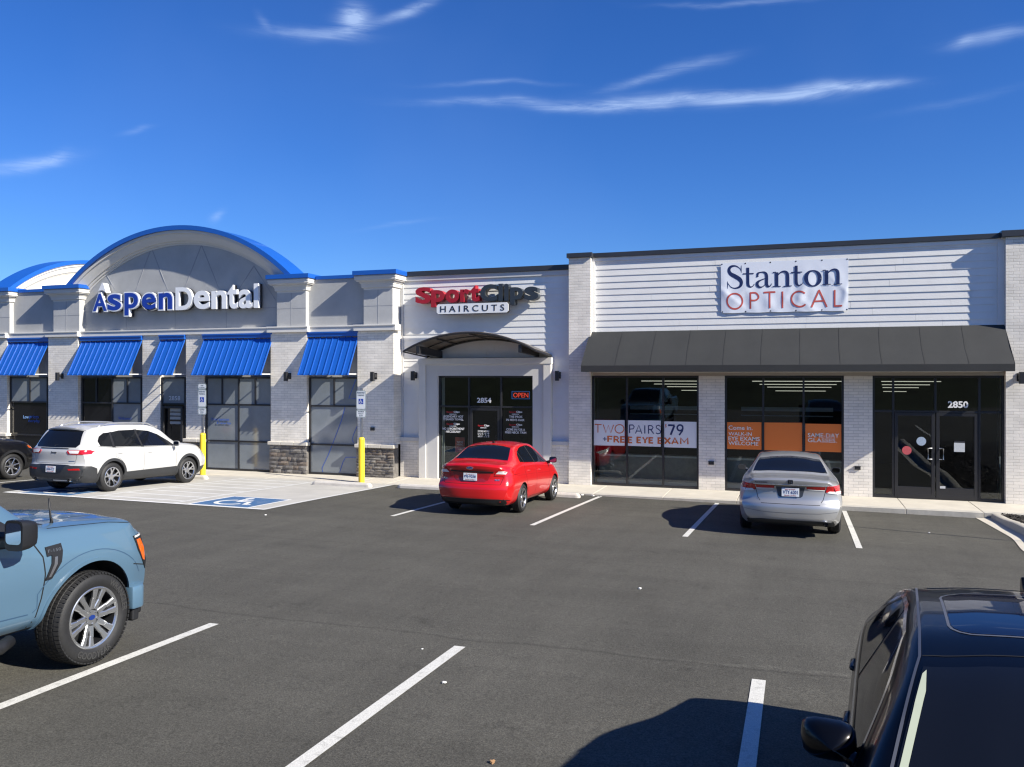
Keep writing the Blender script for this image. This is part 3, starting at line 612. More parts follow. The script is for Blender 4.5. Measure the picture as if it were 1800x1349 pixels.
for a, b, c, d in ((299, 323, 718, 724), (299, 319, 725.5, 731), (320.5, 323, 725.5, 731), (299, 318, 732.5, 738), (320, 323, 732.5, 738), (299, 318, 741, 746), (320, 323, 740, 747)):
    x0, z1 = w2(a, c, AY - .03); x1, z0 = w2(b, d, AY - .03); mb.box(x0, min(x1, -19.27), AY - .034, AY - .030, z0, z1)
local(mb.build('notice_sheet', mat('grey notice paper', (.3, .32, .32), .6, .1, 30), w3), L1)
# thin blue outline of the logo on the end window
mb = MB(); yy = AY - .016
for pts in ([(626, 666), (613, 701), (629, 701)], [(607, 714), (600, 740), (588, 772), (577, 800), (566, 823), (567, 830)], [(629, 747), (621, 765), (619, 774), (622, 779)], [(627, 804), (608, 804), (603, 812), (597, 831)]):
    mb.ribbon([(*w2(x, y, yy), .022) for x, y in pts], fr_wall(yy), 0, 0)
local(mb.build('window_line_art', M_LB, shop1), L1)

# blue awnings
def blue_awning(x0, x1, label):
    loc = ((x0 + x1) / 2, AY - .12, 3.13); t = thing('blue_awning', label, 'awning', loc, group='ribbed blue metal awnings')
    yt, yb, zt, zb = AY - .08, AY - .66, 4.24, 3.13
    mb = MB(); mb.prism([(yt, zt), (yb, zb), (yb - .004, zb - .05), (yb + .018, zb - .05), (yb + .02, zb), (yt, zt - .03)], 'x', x0, x1)
    local(mb.build('sheet', M_BLUE, t), loc)
    n = max(2, round((x1 - x0) / .225)); mb = MB()
    for i in range(n + 1):
        x = x0 + (x1 - x0) * i / n; x = min(max(x, x0 + .016), x1 - .016)
        mb.prism([(yt + .0, zt + .045), (yb - .05, zb - .045), (yb - .002, zb - .045), (yt + .0, zt - .01)], 'x', x - .014, x + .014)
    local(mb.build('rib', M_BLUE, t), loc)
    mb = MB(); mb.box(x0 - .02, x1 + .02, AY - .14, AY - .04, 4.27, 4.40); mb.box(x0 - .03, x1 + .03, AY - .165, AY - .02, 4.37, 4.415); local(mb.build('flashing', M_BLUE, t, bevel=.004), loc)
    mb = MB()
    for x in (x0 + .05, x1 - .05, (x0 + x1) / 2):
        mb.box(x - .015, x + .015, yb + .04, AY - .02, zb - .03, zb)
    mb.box(x0 + .03, x1 - .03, yb + .03, yb + .06, zb - .035, zb - .005)
    local(mb.build('bracket', mat('white bracket', (.7, .7, .7), .5), t), loc)
blue_awning(-26.88, -25.0, 'ribbed blue metal awning at the far left end, over the low prices window')
blue_awning(-23.5, -20.88, 'ribbed blue metal awning directly above the white SUV, under the A of the dental sign')
blue_awning(-20.1, -19.1, 'narrow ribbed blue metal awning over the door numbered 2858')
blue_awning(-18.34, -15.7, 'ribbed blue metal awning right of the door 2858, over a wide four column window')
blue_awning(-14.38, -12.63, 'rightmost ribbed blue metal awning, over the window with thin blue line art')

# dental sign: channel letters standing off the wall
def sign_letters():
    Y = AY + .08; loc = (-19.5, Y, 5.5)
    t = thing('dental_sign', 'raised blue and white Aspen Dental letters on the grey arched wall', 'sign', loc)
    mwh = mat('white sign edge', (.82, .83, .84), .35); mbl = mat('blue sign face', (.012, .045, .34), .35); mdk = mat('sign return black', (.03, .03, .035), .4)
    def place(s, px0, px1, pyt, pyb, parts):
        # parts: (offset, n0, depth, mat index)
        u0, _ = w2(px0, 500, Y - .25); u1, _ = w2(px1, 500, Y - .25); _, v1 = w2((px0 + px1) / 2, pyt, Y - .25); _, v0 = w2((px0 + px1) / 2, pyb, Y - .25)
        for off, n0, dp, mi, gr in parts: mb.text(s, fr_wall(Y), u0 - gr, u1 + gr, v0 - gr, v1 + gr, n0, dp, off, mi, res=5)
    for ch, a, b, t0, b0 in (('A', 164, 189, 516, 547.5), ('s', 189.5, 214, 517, 546.5), ('p', 219.5, 244, 514.5, 555), ('e', 250, 275, 515.5, 545), ('n', 279.5, 304, 514.5, 544.5)):
        mb = MB(); place(ch, a, b, t0, b0, ((.05, .06, .12, 2, .03), (.05, .18, .09, 1, .03), (.022, .272, .004, 0, -.012))); local(mb.build('blue_letter', [mbl, mwh, mdk], t), loc)
    u, v = w2(175, 512, Y - .25)
    def TR(k, n0, n1, mi): mb.prism([w2(a, b, Y - .25) for a, b in k], 'y', Y - n0, Y - n1, mi)
    mb = MB()
    TR([(173.5, 511.5), (180, 497.5), (182.5, 498.5), (187, 514.5), (181, 510.5)], .06, .27, 1)
    local(mb.build('peak_mark', [mbl, mwh, mdk], t), loc)
    for ch, a, b, t0, b0 in (('D', 310, 338, 506, 544.5), ('e', 342, 368.5, 512, 543), ('n', 373, 398.5, 512, 542.5), ('t', 401, 417.5, 502, 542.3), ('a', 421, 443, 510, 541.5), ('l', 447.5, 454, 499.5, 540.8)):
        mb = MB(); place(ch, a, b, t0, b0, ((.022, .06, .12, 2, .015), (.022, .18, .095, 1, .015))); local(mb.build('white_letter', [mbl, mwh, mdk], t), loc)
sign_letters()
# ------------------------------------------------------------------ hair salon (middle)
def siding(x0, x1, z0, z1, y, pitch=.178, lap=.018, seed=1, hole=None):
    mb = MB(); z = z0; rnd = random.Random(seed)
    while z < z1 - .01:
        h = min(pitch, z1 - z); x = x0
        cuts = [x0]; 
        while x < x1: x += rnd.uniform(1.4, 3.6); cuts.append(min(x, x1))
        if cuts[-1] - cuts[-2] < .3: cuts.pop(-2)
        for a, b in zip(cuts, cuts[1:]):
            w = rnd.uniform(-.0012, .0012)
            mb.prism([(y - lap + w, z), (y - .002 + w, z + h), (y + .02, z + h), (y + .02, z)], 'x', a + .0015, b - .0015)
        z += h
    return mb
SY = 22.7
L2 = (-8.7, 22.5, 0)
shop2 = thing('hair_salon', 'white lap sided shop with an arched canopy between two larger shops', 'shop', L2)
mb = MB(); mb.box(-11.45, -10.1, SY + .02, SY + .3, -.01, 6.0); mb.box(-7.17, -5.9, SY + .02, SY + .3, -.01, 6.0); mb.box(-10.1, -7.17, SY + .02, SY + .3, 3.05, 6.0)
mb.box(-11.45, -5.9, SY + 11, SY + 11.3, 0, 5.8); mb.box(-11.45, -5.9, SY + .3, SY + 11, 5.3, 5.4); local(mb.build('wall', M_TRIM, shop2), L2)
mb = siding(-11.4, -10.62, 1.2, 3.6, SY, seed=3); m2 = siding(-6.66, -6.08, 1.2, 3.6, SY, seed=4); m3 = siding(-11.4, -6.08, 3.6, 6.02, SY, seed=5)
for q in (m2, m3): mb.add(q.v, q.f)
local(mb.build('lap_siding', M_SIDE, shop2), L2)
mb = MB()
for a, b in ((-11.4, -10.62), (-6.66, -6.1)): mb.box(a, b, SY - .1, SY + .02, 0, 1.08)
local(mb.build('brick_apron', M_BRICK, shop2), L2)
mb = MB()
for a, b in ((-11.4, -10.62), (-6.66, -6.1)): mb.box(a, b, SY - .14, SY + .02, 1.083, 1.2)
mb.box(-11.42, -11.33, SY - .04, SY + .02, 1.2, 6.02)
mb.box(-11.42, -6.05, SY - .05, SY + .02, 5.93, 6.07)
local(mb.build('trim_board', M_PORT, shop2, bevel=.004), L2)
mb = MB(); mb.box(-11.5, -6.05, SY - .09, SY + .4, 6.075, 6.22); local(mb.build('coping', M_COPE, shop2, bevel=.006), L2)
# portal round the door
mb = MB(); mb.box(-10.62, -10.12, SY - .2, SY + .02, 0, 3.4); mb.box(-7.15, -6.66, SY - .2, SY + .02, 0, 3.4); mb.box(-10.12, -7.15, SY - .2, SY + .02, 3.06, 3.4); local(mb.build('portal', M_PORT, shop2), L2)
mb = MB(); mb.box(-10.72, -10.5, SY - .24, SY + .02, 0, 3.4); mb.box(-6.82, -6.6, SY - .24, SY + .02, 0, 3.4); mb.box(-10.74, -6.58, SY - .255, SY + .02, 3.4, 3.58)
local(mb.build('trim_board', M_TRIM, shop2, bevel=.005), L2)
DY = SY - .05
dr = window(shop2, L2, -10.12, -7.15, 0, 3.06, DY, xs=(-9.16, -8.15), zs=(2.15,), name='storefront', film=[(-10.12, -7.15, 0, 3.06, M_GLASS)])
mb = MB(); frame_bars(mb, -9.12, -8.19, .03, 2.11, DY - .01, t=.07, d=.08, zs=(.34,)); mb.tube([(-8.3, DY - .06, 1.0), (-8.3, DY - .1, 1.03), (-8.3, DY - .1, 1.3), (-8.3, DY - .06, 1.33)], .012, 0)
local(mb.build('door', M_BLACKM, dr), L2)
for a, b, c, d in ((-11.3, -6.1, 6.0, 3.4),):
    mb = MB(); mb.box(-11.3, -6.1, SY + .35, SY + 8, .004, .01); mb.box(-11.3, -6.1, SY + 7.9, SY + 8, .01, 3.3); mb.box(-11.3, -11.25, SY + .35, SY + 7.9, .01, 3.3); mb.box(-6.15, -6.1, SY + .35, SY + 7.9, .01, 3.3)
    local(mb.build('room', M_ROOM, shop2), L2); mb = MB(); mb.box(-11.3, -6.1, SY + .31, SY + 8, 3.3, 3.35); local(mb.build('ceiling', M_ROOMC, shop2), L2)
mb = MB()
for x, y in ((-9.6, SY + 1.6), (-7.9, SY + 1.5), (-9.2, SY + 4)): mb.box(x, x + .6, y, y + 1.1, 3.26, 3.295)
local(mb.build('ceiling_light', emit('dim panel light', (.8, .85, .9), .35), shop2), L2)
mred = mat('red lettering', (.42, .015, .02), .5)
S = []
def logo_small(cx, cy, w):
    S.append(('Sport', cx - w * .5, cx + w * .02, cy - 2.0, cy + 1.6, 1, .03)); S.append(('Clips', cx + w * .04, cx + w * .5, cy - 2.2, cy + 1.8, 0, .03)); S.append(('HAIRCUTS', cx - w * .28, cx + w * .25, cy + 2.6, cy + 4.2, 0, .04))
logo_small(796.5, 725, 23); logo_small(796.5, 746, 23); logo_small(850, 749, 20); logo_small(906.5, 725, 23); logo_small(906.5, 747.5, 23)
S += [('LEGENDARY HOT', 779, 814.5, 730.5, 734.5, 0, .012), ('STEAMED TOWEL', 779, 814.5, 735.7, 739.3, 0, .012), ('NO APPOINTMENT', 778, 816.5, 752, 756, 0, .012), ('NECESSARY', 784, 810, 757.3, 761, 0, .012),
      ('STORE HOURS', 840, 860, 757, 760.2, 0, .012), ('M-F 9-8', 840, 860, 761.4, 763.3, 0, .004), ('SAT 9-6', 840, 860, 764, 766, 0, .004), ('SUN 11-5', 840, 860, 767, 769, 0, .004),
      ('THE PROS', 895, 918, 731, 735, 0, .012), ("IN MEN'S HAIR", 890, 922, 736.5, 740.5, 0, .012), ('COME IN FOR A', 890, 923, 753.5, 757.5, 0, .012), ('FREE NECK TRIM', 888, 925, 758.7, 762.5, 0, .012)]
decal_text(dr, L2, 'window_lettering', S, DY - .02, [M_WHTXT, mred])
decal_text(dr, L2, 'house_number', [('2854', 838.5, 863.5, 699.5, 708.5, 0, .025)], DY - .02, [M_WHTXT])
# red poster and neon open sign: things of their own inside the glass
def flat(name, label, cat, px0, px1, py0, py1, Y, m, th=.006, lettering=None, lm=None, group=None):
    x0, z1 = w2(px0, py0, Y); x1, z0 = w2(px1, py1, Y); loc = ((x0 + x1) / 2, Y, z0)
    t = thing(name, label, cat, loc, group=group); mb = MB(); mb.box(x0, x1, Y, Y + th, z0, z1); local(mb.build('panel', m, t), loc)
    if lettering: decal_text(t, loc, 'lettering', lettering, Y - .001, lm)
    return t
flat('window_poster', 'small red poster behind the salon glass, just above the red car', 'poster', 800, 817, 769, 796, DY + .03, mat('red poster paper', (.28, .05, .035), .6), lettering=[('WE\'RE', 803, 814, 776, 779, 0), ('HIRING', 803, 814, 780, 783.5, 0)], lm=[M_DIM])
def neon():
    Y = DY + .04; x0, z1 = w2(899.5, 688, Y); x1, z0 = w2(931, 702, Y); loc = ((x0 + x1) / 2, Y, z0)
    t = thing('open_sign', 'red neon OPEN sign with blue border in the salon window', 'neon sign', loc)
    mb = MB(); mb.box(x0, x1, Y + .02, Y + .05, z0, z1); local(mb.build('back_panel', M_DARKP, t), loc)
    mb = MB(); mb.text('OPEN', fr_wall(Y), x0 + .05, x1 - .04, z0 + .045, z1 - .045, 0, .01, .0, 0); local(mb.build('letters', emit('red neon', (.9, .07, .035), .45), t), loc)
    mb = MB(); e = .012
    mb.box(x0, x1, Y, Y + .015, z0, z0 + e); mb.box(x0, x1, Y, Y + .015, z1 - e, z1); mb.box(x0, x0 + e, Y, Y + .015, z0 + e, z1 - e); mb.box(x1 - e, x1, Y, Y + .015, z0 + e, z1 - e)
    local(mb.build('border', emit('blue neon', (.05, .16, .5), .25), t), loc)
neon()
# arched canopy over the salon door
def canopy():
    loc = (-8.55, SY, 3.6); t = thing('arched_canopy', 'arched smoked sheet canopy in a black frame over the salon door', 'canopy', loc)
    cx, hs, rise = -8.58, 1.95, .50; Rr = (hs * hs + rise * rise) / (2 * rise)
    def A(y, dz=0, n=24, e=0):
        k = (SY - y) / 1.65; zs = 3.62 + .12 * k; th = math.asin(min(1, (hs + e) / Rr))
        return [(cx + Rr * math.sin(-th + 2 * th * i / n), y, zs + rise - Rr + Rr * math.cos(-th + 2 * th * i / n) + dz) for i in range(n + 1)]
    ys = [21.05, 21.6, 22.15, SY - .02]
    mb = MB(); n = 24; vs = []
    for y in ys: vs += A(y, .03)
    k = n + 1; N_ = len(vs); vs += [(x, y, z + .012) for x, y, z in vs]
    fs = [(j * k + i, j * k + i + 1, (j + 1) * k + i + 1, (j + 1) * k + i) for j in range(3) for i in range(n)]; fs += [tuple(N_ + q for q in f)[::-1] for f in fs]
    mb.add(vs, fs)
    m, N, L, b = nodemat('smoked canopy sheet'); b.inputs['Base Color'].default_value = (.22, .2, .18, 1); setb(b, rough=.25)
    tr = N.new('ShaderNodeBsdfTranslucent'); tr.inputs[0].default_value = (.20, .17, .15, 1); mx = N.new('ShaderNodeMixShader'); mx.inputs[0].default_value = .35
    L.new(b.outputs[0], mx.inputs[1]); L.new(tr.outputs[0], mx.inputs[2]); L.new(mx.outputs[0], N['Material Output'].inputs[0])
    local(mb.build('sheet', m, t, smooth=True), loc)
    mb = MB()
    for y, r in ((21.05, .03), (SY - .06, .03), (21.85, .018)): mb.tube(A(y, -.0), r, 0, 6)
    for f in (.0, .25, .5, .75, 1.0):
        i = int(f * 24); mb.tube([A(21.05)[i], A(SY - .06)[i]], .022, 0, 6)
    for x in (-10.08, -7.05):
        mb.prism([(21.05, 3.69), (SY - .03, 3.6), (SY - .03, 3.80), (21.05, 3.9)], 'x', x - .045, x + .045)
    local(mb.build('frame', M_BLACKM, t), loc)
canopy()
def clips_sign():
    Y = SY; loc = (-8.9, Y, 5.2); t = thing('salon_sign', 'raised red and charcoal Sport Clips letters above a white HAIRCUTS plate', 'sign', loc)
    r = mat('red sign face', (.36, .012, .022), .4, .1, 8); k = mat('charcoal sign face', (.032, .04, .05), .4, .1, 8)
    D0 = .34
    def place(mb, s, px0, px1, pyt, pyb, off, mi=0, n0=.1, dp=.24):
        u0, _ = w2(px0, 520, Y - D0); u1, _ = w2(px1, 520, Y - D0); xm = (px0 + px1) / 2; _, v1 = w2(xm, pyt, Y - D0); _, v0 = w2(xm, pyb, Y - D0)
        mb.text(s, fr_wall(Y), u0, u1, v0, v1, n0, dp, off, mi, res=5)
    for ch, a, b, t0, b0 in (('S', 730, 757.5, 505, 534), ('p', 757.5, 781, 510, 540), ('o', 783, 806.5, 509, 532.5), ('r', 808.5, 825, 508.5, 531), ('t', 826, 842, 501.5, 530.5)): mb = MB(); place(mb, ch, a, b, t0, b0, .045); local(mb.build('red_letter', r, t), loc)
    for ch, a, b, t0, b0 in (('C', 844, 874, 500, 530), ('l', 876, 883.5, 499, 529), ('i', 886, 894, 499, 529), ('p', 896.5, 919, 505, 536), ('s', 921.5, 946, 504, 528)): mb = MB(); place(mb, ch, a, b, t0, b0, .045); local(mb.build('charcoal_letter', k, t), loc)
    mb = MB(); x0, z1 = w2(768, 535, Y - .46); x1, z0 = w2(894, 551.5, Y - .46); _, z1 = w2(831, 533.6, Y - .46); _, z0 = w2(831, 551.2, Y - .46)
    q = .05; o = [(x0 + q, z0), (x1 - q, z0), (x1, z0 + q), (x1, z1 - q), (x1 - q, z1), (x0 + q, z1), (x0, z1 - q), (x0, z0 + q)]
    mb.prism(o, 'y', Y - .48, Y - .46, 1); cx_, cz_ = (x0 + x1) / 2, (z0 + z1) / 2
    mb.prism([(cx_ + (a - cx_) * 1.012, cz_ + (b - cz_) * 1.08) for a, b in o], 'y', Y - .46, Y - .36, 0)
    p = local(mb.build('plate', [M_BLACKM, M_WHITE], t), loc)
    mb = MB(); mb.text('H A I R C U T S', fr_wall(Y - .48), x0 + .12, x1 - .12, z0 + .055, z1 - .055, .002, .004, .004); local(mb.build('lettering', M_BLKTXT, p), loc)
clips_sign()

# ------------------------------------------------------------------ optician (right)
L3 = (-.4, 22.5, 0)
shop3 = thing('optician_shop', 'tall white sided shop with a long charcoal canvas awning, rightmost in the strip', 'shop', L3)
WY = 22.7
mb = MB(); mb.box(-6.0, -5.45, WY + .03, WY + .35, 0, 6.3); mb.box(4.72, 8.5, WY + .03, WY + .35, 0, 6.3); mb.box(-5.45, 4.72, WY + .03, WY + .35, 3.07, 6.3); mb.box(-6.0, 8.5, WY + 13, WY + 13.3, 0, 6); mb.box(-6.0, 8.5, WY + .35, WY + 13, 5.6, 5.7); mb.box(8.2, 8.5, WY + .36, WY + 13, 0, 6.3)
mb.box(-6.0, -5.7, WY + .36, WY + 13, 3.6, 6.3)
local(mb.build('wall', M_TRIM, shop3), L3)
mb = siding(-5.38, 4.62, 3.9, 6.36, WY, seed=11); local(mb.build('lap_siding', M_SIDE, shop3), L3)
mb = MB(); mb.box(-5.45, -5.36, WY - .05, WY + .02, 3.07, 6.36); mb.box(4.58, 4.72, WY - .05, WY + .02, 3.07, 6.36); mb.box(-5.36, 4.58, WY - .045, WY + .02, 6.27, 6.37); mb.box(-5.36, 4.58, WY - .03, WY + .02, 3.07, 3.2); local(mb.build('trim_board', M_SIDE, shop3, bevel=.004), L3)
mb = MB(); mb.box(-5.45, 4.66, WY - .09, WY + .45, 6.375, 6.5); mb.box(-6.13, -5.4, WY - .27, WY + .5, 6.378, 6.505); mb.box(4.62, 8.6, WY - .27, WY + .5, 6.378, 6.53); local(mb.build('coping', M_COPE, shop3, bevel=.006), L3)
for a, b, y in ((-6.08, -5.45, 22.5), (4.72, 8.5, 22.5)):
    mb = MB(); mb.box(a, b, y, WY + .02, -.01, 6.375); local(mb.build('brick_pier', M_BRICK, shop3), L3)
for a, b in ((-2.5, -1.82), (1.13, 1.8)):
    mb = MB(); mb.box(a, b, WY - .08, WY + .3, -.01, 3.06); local(mb.build('brick_pier', M_BRICK, shop3), L3)
GY = WY + .0
mb = MB(); mb.box(-5.4, 4.7, WY - .09, WY + .02, 3.065, 3.2); local(mb.build('soffit_board', mat('beige soffit', (.42, .39, .34), .7), shop3), L3)
wa = window(shop3, L3, -5.45, -2.5, 0, 3.06, GY, xs=(-4.46, -3.46))
wb_ = window(shop3, L3, -1.82, 1.13, 0, 3.06, GY, xs=(-.84, .16))
mb = MB(); mb.box(-1.77, 1.08, GY - .03, GY + .03, 1.97, 2.01); 
wc = window(shop3, L3, 1.8, 4.72, 0, 3.06, GY, xs=(2.28, 4.19), zs=(2.17,), segs=[(3.23, 2.19, 3.0)], name='storefront')
for a, b, hx in ((2.31, 3.215, 3.13), (3.245, 4.155, 3.33)):
    mb = MB(); frame_bars(mb, a, b, .03, 2.14, GY - .015, t=.075, d=.08); mb.box(a + .075, b - .075, GY - .05, GY + .02, .12, .30)
    lf = local(mb.build('door', M_BLACKM, wc, bevel=.003), L3)
for hx, s_ in ((3.06, 1), (3.40, -1)):
    mb = MB(); mb.tube([(hx + .09 * s_, GY - .06, 1.0), (hx, GY - .1, 1.0), (hx, GY - .1, 1.27), (hx + .09 * s_, GY - .06, 1.27)], .012); local(mb.build('door_handle', M_ALLOY, wc), L3)
# interior
mb = MB(); mb.box(-5.4, 4.7, WY + .36, WY + 9, .004, .01); mb.box(-5.4, 4.7, WY + 8.9, WY + 9, .01, 3.4); mb.box(-5.4, -5.35, WY + .36, WY + 8.9, .01, 3.4); mb.box(4.65, 4.7, WY + .36, WY + 8.9, .01, 3.4); local(mb.build('room', M_ROOM, shop3), L3)
mb = MB(); mb.box(-5.4, 4.7, WY + .36, WY + 9, 3.4, 3.45); local(mb.build('ceiling', M_ROOMC, shop3), L3)
mb = MB()
for x0, x1 in ((-4.4, -2.0), (-1.3, 1.2), (2.0, 3.6)):
    for y, z in ((1.2, 2.90), (2.6, 2.80), (4.2, 2.70), (6.2, 2.55)): mb.box(x0 + .1 * y, x1 - .05 * y, WY + y, WY + y + .06, z, z + .02)
local(mb.build('ceiling_light', M_TUBE, shop3), L3)
mcl = mat('grey kneewall panel', (.17, .165, .155), .7, .2, 8); mcw = mat('pale counter top', (.42, .41, .38), .6)
mb = MB()
for x0, x1 in ((-5.35, -2.55), (-1.8, 1.1)):
    mb.box(x0, x1, WY + .45, WY + .5, .01, .78, 0); mb.box(x0, x1, WY + .42, WY + .75, .78, .83, 1); mb.box(x0, x1, WY + .16, WY + .40, .01, .14, 1)
local(mb.build('counter', [mcl, mcw], shop3), L3)
mb = MB(); 
for x0, x1 in ((-5.0, -2.6), (-1.6, 1.0)): mb.box(x0, x1, WY + 3.2, WY + 3.26, 2.0, 2.12); mb.box(x0, x1, WY + 3.2, WY + 3.26, 1.85, 1.88)
local(mb.build('display_shelf', mat('shelf grey', (.25, .27, .3), .5), shop3), L3)
decal_text(wc, L3, 'house_number', [('2850', 1666, 1702, 705.5, 717.5, 0, .03)], GY - .02, [M_WHTXT])
mb = MB()
for px, py, r, mi in ((1594, 792, 7, 0), (1619.5, 776, 7, 1)):
    x, z = w2(px, py, GY - .06); mb.add([(x + a, GY - .06, z + b) for a, b in circle(0, 0, r * .0155, 24)], [list(range(24))], mi)
local(mb.build('door_sticker', [mat('red sticker', (.5, .09, .1), .5, .2, 40), mat('pale blue sticker', (.34, .42, .52), .5, .2, 40)], wc), L3)
mb = MB(); x0, z1 = w2(1677, 775, GY - .06); x1, z0 = w2(1696, 795, GY - .06); mb.box(x0, x1, GY - .062, GY - .058, z0, z1 - .05, 0); mb.box(x0, x1, GY - .062, GY - .058, z1 - .05, z1, 1)
x, z = w2(1657, 857, GY - .06); mb.box(x - .06, x + .06, GY - .062, GY - .058, z - .03, z + .03, 0)
local(mb.build('door_notice', [mat('notice paper', (.5, .52, .54), .6, .1, 40), M_BLKTXT], wc), L3)
# window posters behind the glass
PY = GY - .020
mwp = mat('white poster vinyl', (.78, .79, .80), .5); mor = mat('orange poster vinyl', (.82, .20, .03), .5); mnv = mat('navy lettering', (.02, .035, .12), .5); mol = mat('orange lettering', (.62, .15, .03), .5)
def strokes(Y, letters, s, px0, py0, m, name, parent, loc):
    """thin capitals as even strokes; letters: list of polylines in crop pixels"""
    mb = MB()
    for i, (pts, wd) in enumerate(letters):
        mb.ribbon([(*w2(px0 + x / s, py0 + y / s, Y), (q[0] if (q := p3) else wd)) for (x, y, *p3) in pts] if False else [(*w2(px0 + p[0] / s, py0 + p[1] / s, Y), (p[2] if len(p) > 2 else wd) / s * .0163) for p in pts], fr_wall(Y), .0008 + .0003 * (i % 7))
    return local(mb.build(name, m, parent), loc)
def poster_row(group, spans, m, py0s, label, cat='poster'):
    out = []
    for (a, b), (t0, b0, t1, b1), lb in zip(spans, py0s, label):
        Y = PY; xa, za1 = w2(a, t0, Y); _, za0 = w2(a, b0, Y); xb, zb1 = w2(b, t1, Y); _, zb0 = w2(b, b1, Y); loc = ((xa + xb) / 2, Y, za0)
        t = thing('window_poster', lb, cat, loc, group=group); mb = MB(); mb.prism([(xa, za0), (xb, zb0), (xb, zb1), (xa, za1)], 'y', Y, Y + .004); local(mb.build('panel', m, t), loc); out.append((t, loc))
    return out
c1 = 5.621
rw = poster_row('white sale posters', [(1044, 1098), (1102.5, 1161.5), (1167, 1224.5)], mwp, [(738.7, 783, 739, 784), (739, 784, 739.8, 785.8), (741, 786.5, 742, 788)],
    ['white window poster reading TWO in thin orange capitals', 'middle white window poster reading PAIRS, right of the TWO poster', 'white window poster with a large navy price of 79'])
CR = (1000, 640)
strokes(PY - .003, [([(255, 598), (323, 600)], 9), ([(287, 600), (287, 678)], 9), ([(340, 600), (366, 680), (390, 606), (414, 682), (442, 602)], 9), (arc(500, 642, 44, 42, 0, 360, 24, 9), 9)], c1, *CR, mol, 'lettering', rw[0][0], rw[0][1])
strokes(PY - .003, [([(387, 770), (387, 710)], 17), ([(380, 716), (430, 718)], 13), ([(380, 741), (425, 742)], 12), ([(449, 776), (449, 714)], 17), ([(445, 718), (478, 720), (490, 735), (478, 748), (446, 748)], 12), ([(470, 748), (495, 778)], 15), ([(514, 778), (514, 714)], 17), ([(508, 720), (550, 721)], 13), ([(508, 746), (546, 747)], 12), ([(508, 773), (550, 774)], 13)], c1, *CR, mol, 'lettering', rw[0][0], rw[0][1])
strokes(PY - .003, [([(336, 741), (374, 743)], 8), ([(355, 722), (355, 762)], 8)], c1, *CR, mnv, 'lettering', rw[0][0], rw[0][1])
strokes(PY - .003, [([(600, 684), (600, 602)], 10), ([(598, 604), (632, 604), (646, 622), (636, 642), (600, 645)], 9), ([(658, 688), (691, 606), (722, 690)], 9), ([(668, 664), (712, 665)], 8), ([(750, 608), (750, 688)], 10), ([(787, 690), (787, 608)], 10), ([(786, 610), (815, 610), (832, 628), (820, 648), (788, 650)], 9), ([(808, 650), (838, 690)], 9), ([(905, 618), (885, 606), (865, 614), (863, 632), (890, 650), (908, 668), (900, 686), (878, 692), (860, 682)], 9)], c1, *CR, mnv, 'lettering', rw[1][0], rw[1][1])
strokes(PY - .003, [([(589, 780), (589, 722)], 17), ([(580, 724), (625, 726)], 13), ([(580, 750), (620, 751)], 12), ([(580, 777), (625, 778)], 13), ([(676, 782), (676, 722)], 17), ([(668, 726), (712, 727)], 13), ([(668, 752), (706, 753)], 12), ([(668, 778), (712, 779)], 13), ([(730, 724), (752, 758), (778, 725)], 15), ([(753, 755), (753, 784)], 17), ([(795, 785), (795, 724)], 17), ([(788, 730), (832, 731)], 13), ([(788, 754), (826, 755)], 12), ([(788, 781), (832, 782)], 13), ([(884, 787), (884, 728)], 17), ([(876, 732), (912, 733)], 13), ([(876, 758), (908, 759)], 12), ([(876, 784), (912, 785)], 13)], c1, *CR, mol, 'lettering', rw[1][0], rw[1][1])
strokes(PY - .003, [([(980, 606), (1045, 608)], 17), ([(1042, 610), (1005, 702)], 18), (arc(1098, 632, 28, 28, 0, 360, 20, 15), 15), ([(1124, 638), (1120, 662), (1090, 704)], 15)], c1, *CR, mnv, 'lettering', rw[2][0], rw[2][1])
strokes(PY - .003, [([(966, 602), (955, 598), (951, 608), (964, 616), (961, 625), (949, 622)], 4), ([(958, 594), (958, 630)], 3), ([(945, 730), (1002, 790)], 15), ([(1002, 730), (948, 788)], 15), ([(1018, 792), (1047, 732), (1078, 792)], 15), ([(1030, 774), (1066, 775)], 11), ([(1105, 792), (1106, 732), (1140, 775), (1174, 733), (1176, 794)], 14)], c1, *CR, mol, 'lettering', rw[2][0], rw[2][1])
ow = poster_row('orange window posters', [(1278, 1338.5), (1343, 1410), (1415.5, 1479)], mor, [(742.5, 789.5, 742.7, 791), (743, 791.5, 743.5, 793), (745, 793.5, 746, 795.5)],
    ['orange window poster with white words Come in, WALK-IN EYE EXAMS WELCOME', 'plain middle orange window poster behind the silver sedan roof', 'orange window poster with white words SAME-DAY GLASSES'])
mwo = mat('cream lettering', (.85, .82, .76), .5)
decal_text(ow[0][0], ow[0][1], 'lettering', [('Come in.', 1280.5, 1323, 748.5, 756, 0, .012), ('WALK-IN', 1280.5, 1321.5, 760, 766, 0, .012), ('EYE EXAMS', 1280.5, 1335.5, 768, 775, 0, .012), ('WELCOME', 1280.5, 1333, 776.5, 783, 0, .012)], PY - .002, [mwo])
decal_text(ow[2][0], ow[2][1], 'lettering', [('SAME-DAY', 1420, 1475, 762, 769.5, 0, .008), ('GLASSES.', 1420, 1471, 771, 778, 0, .008)], PY - .002, [mwo])
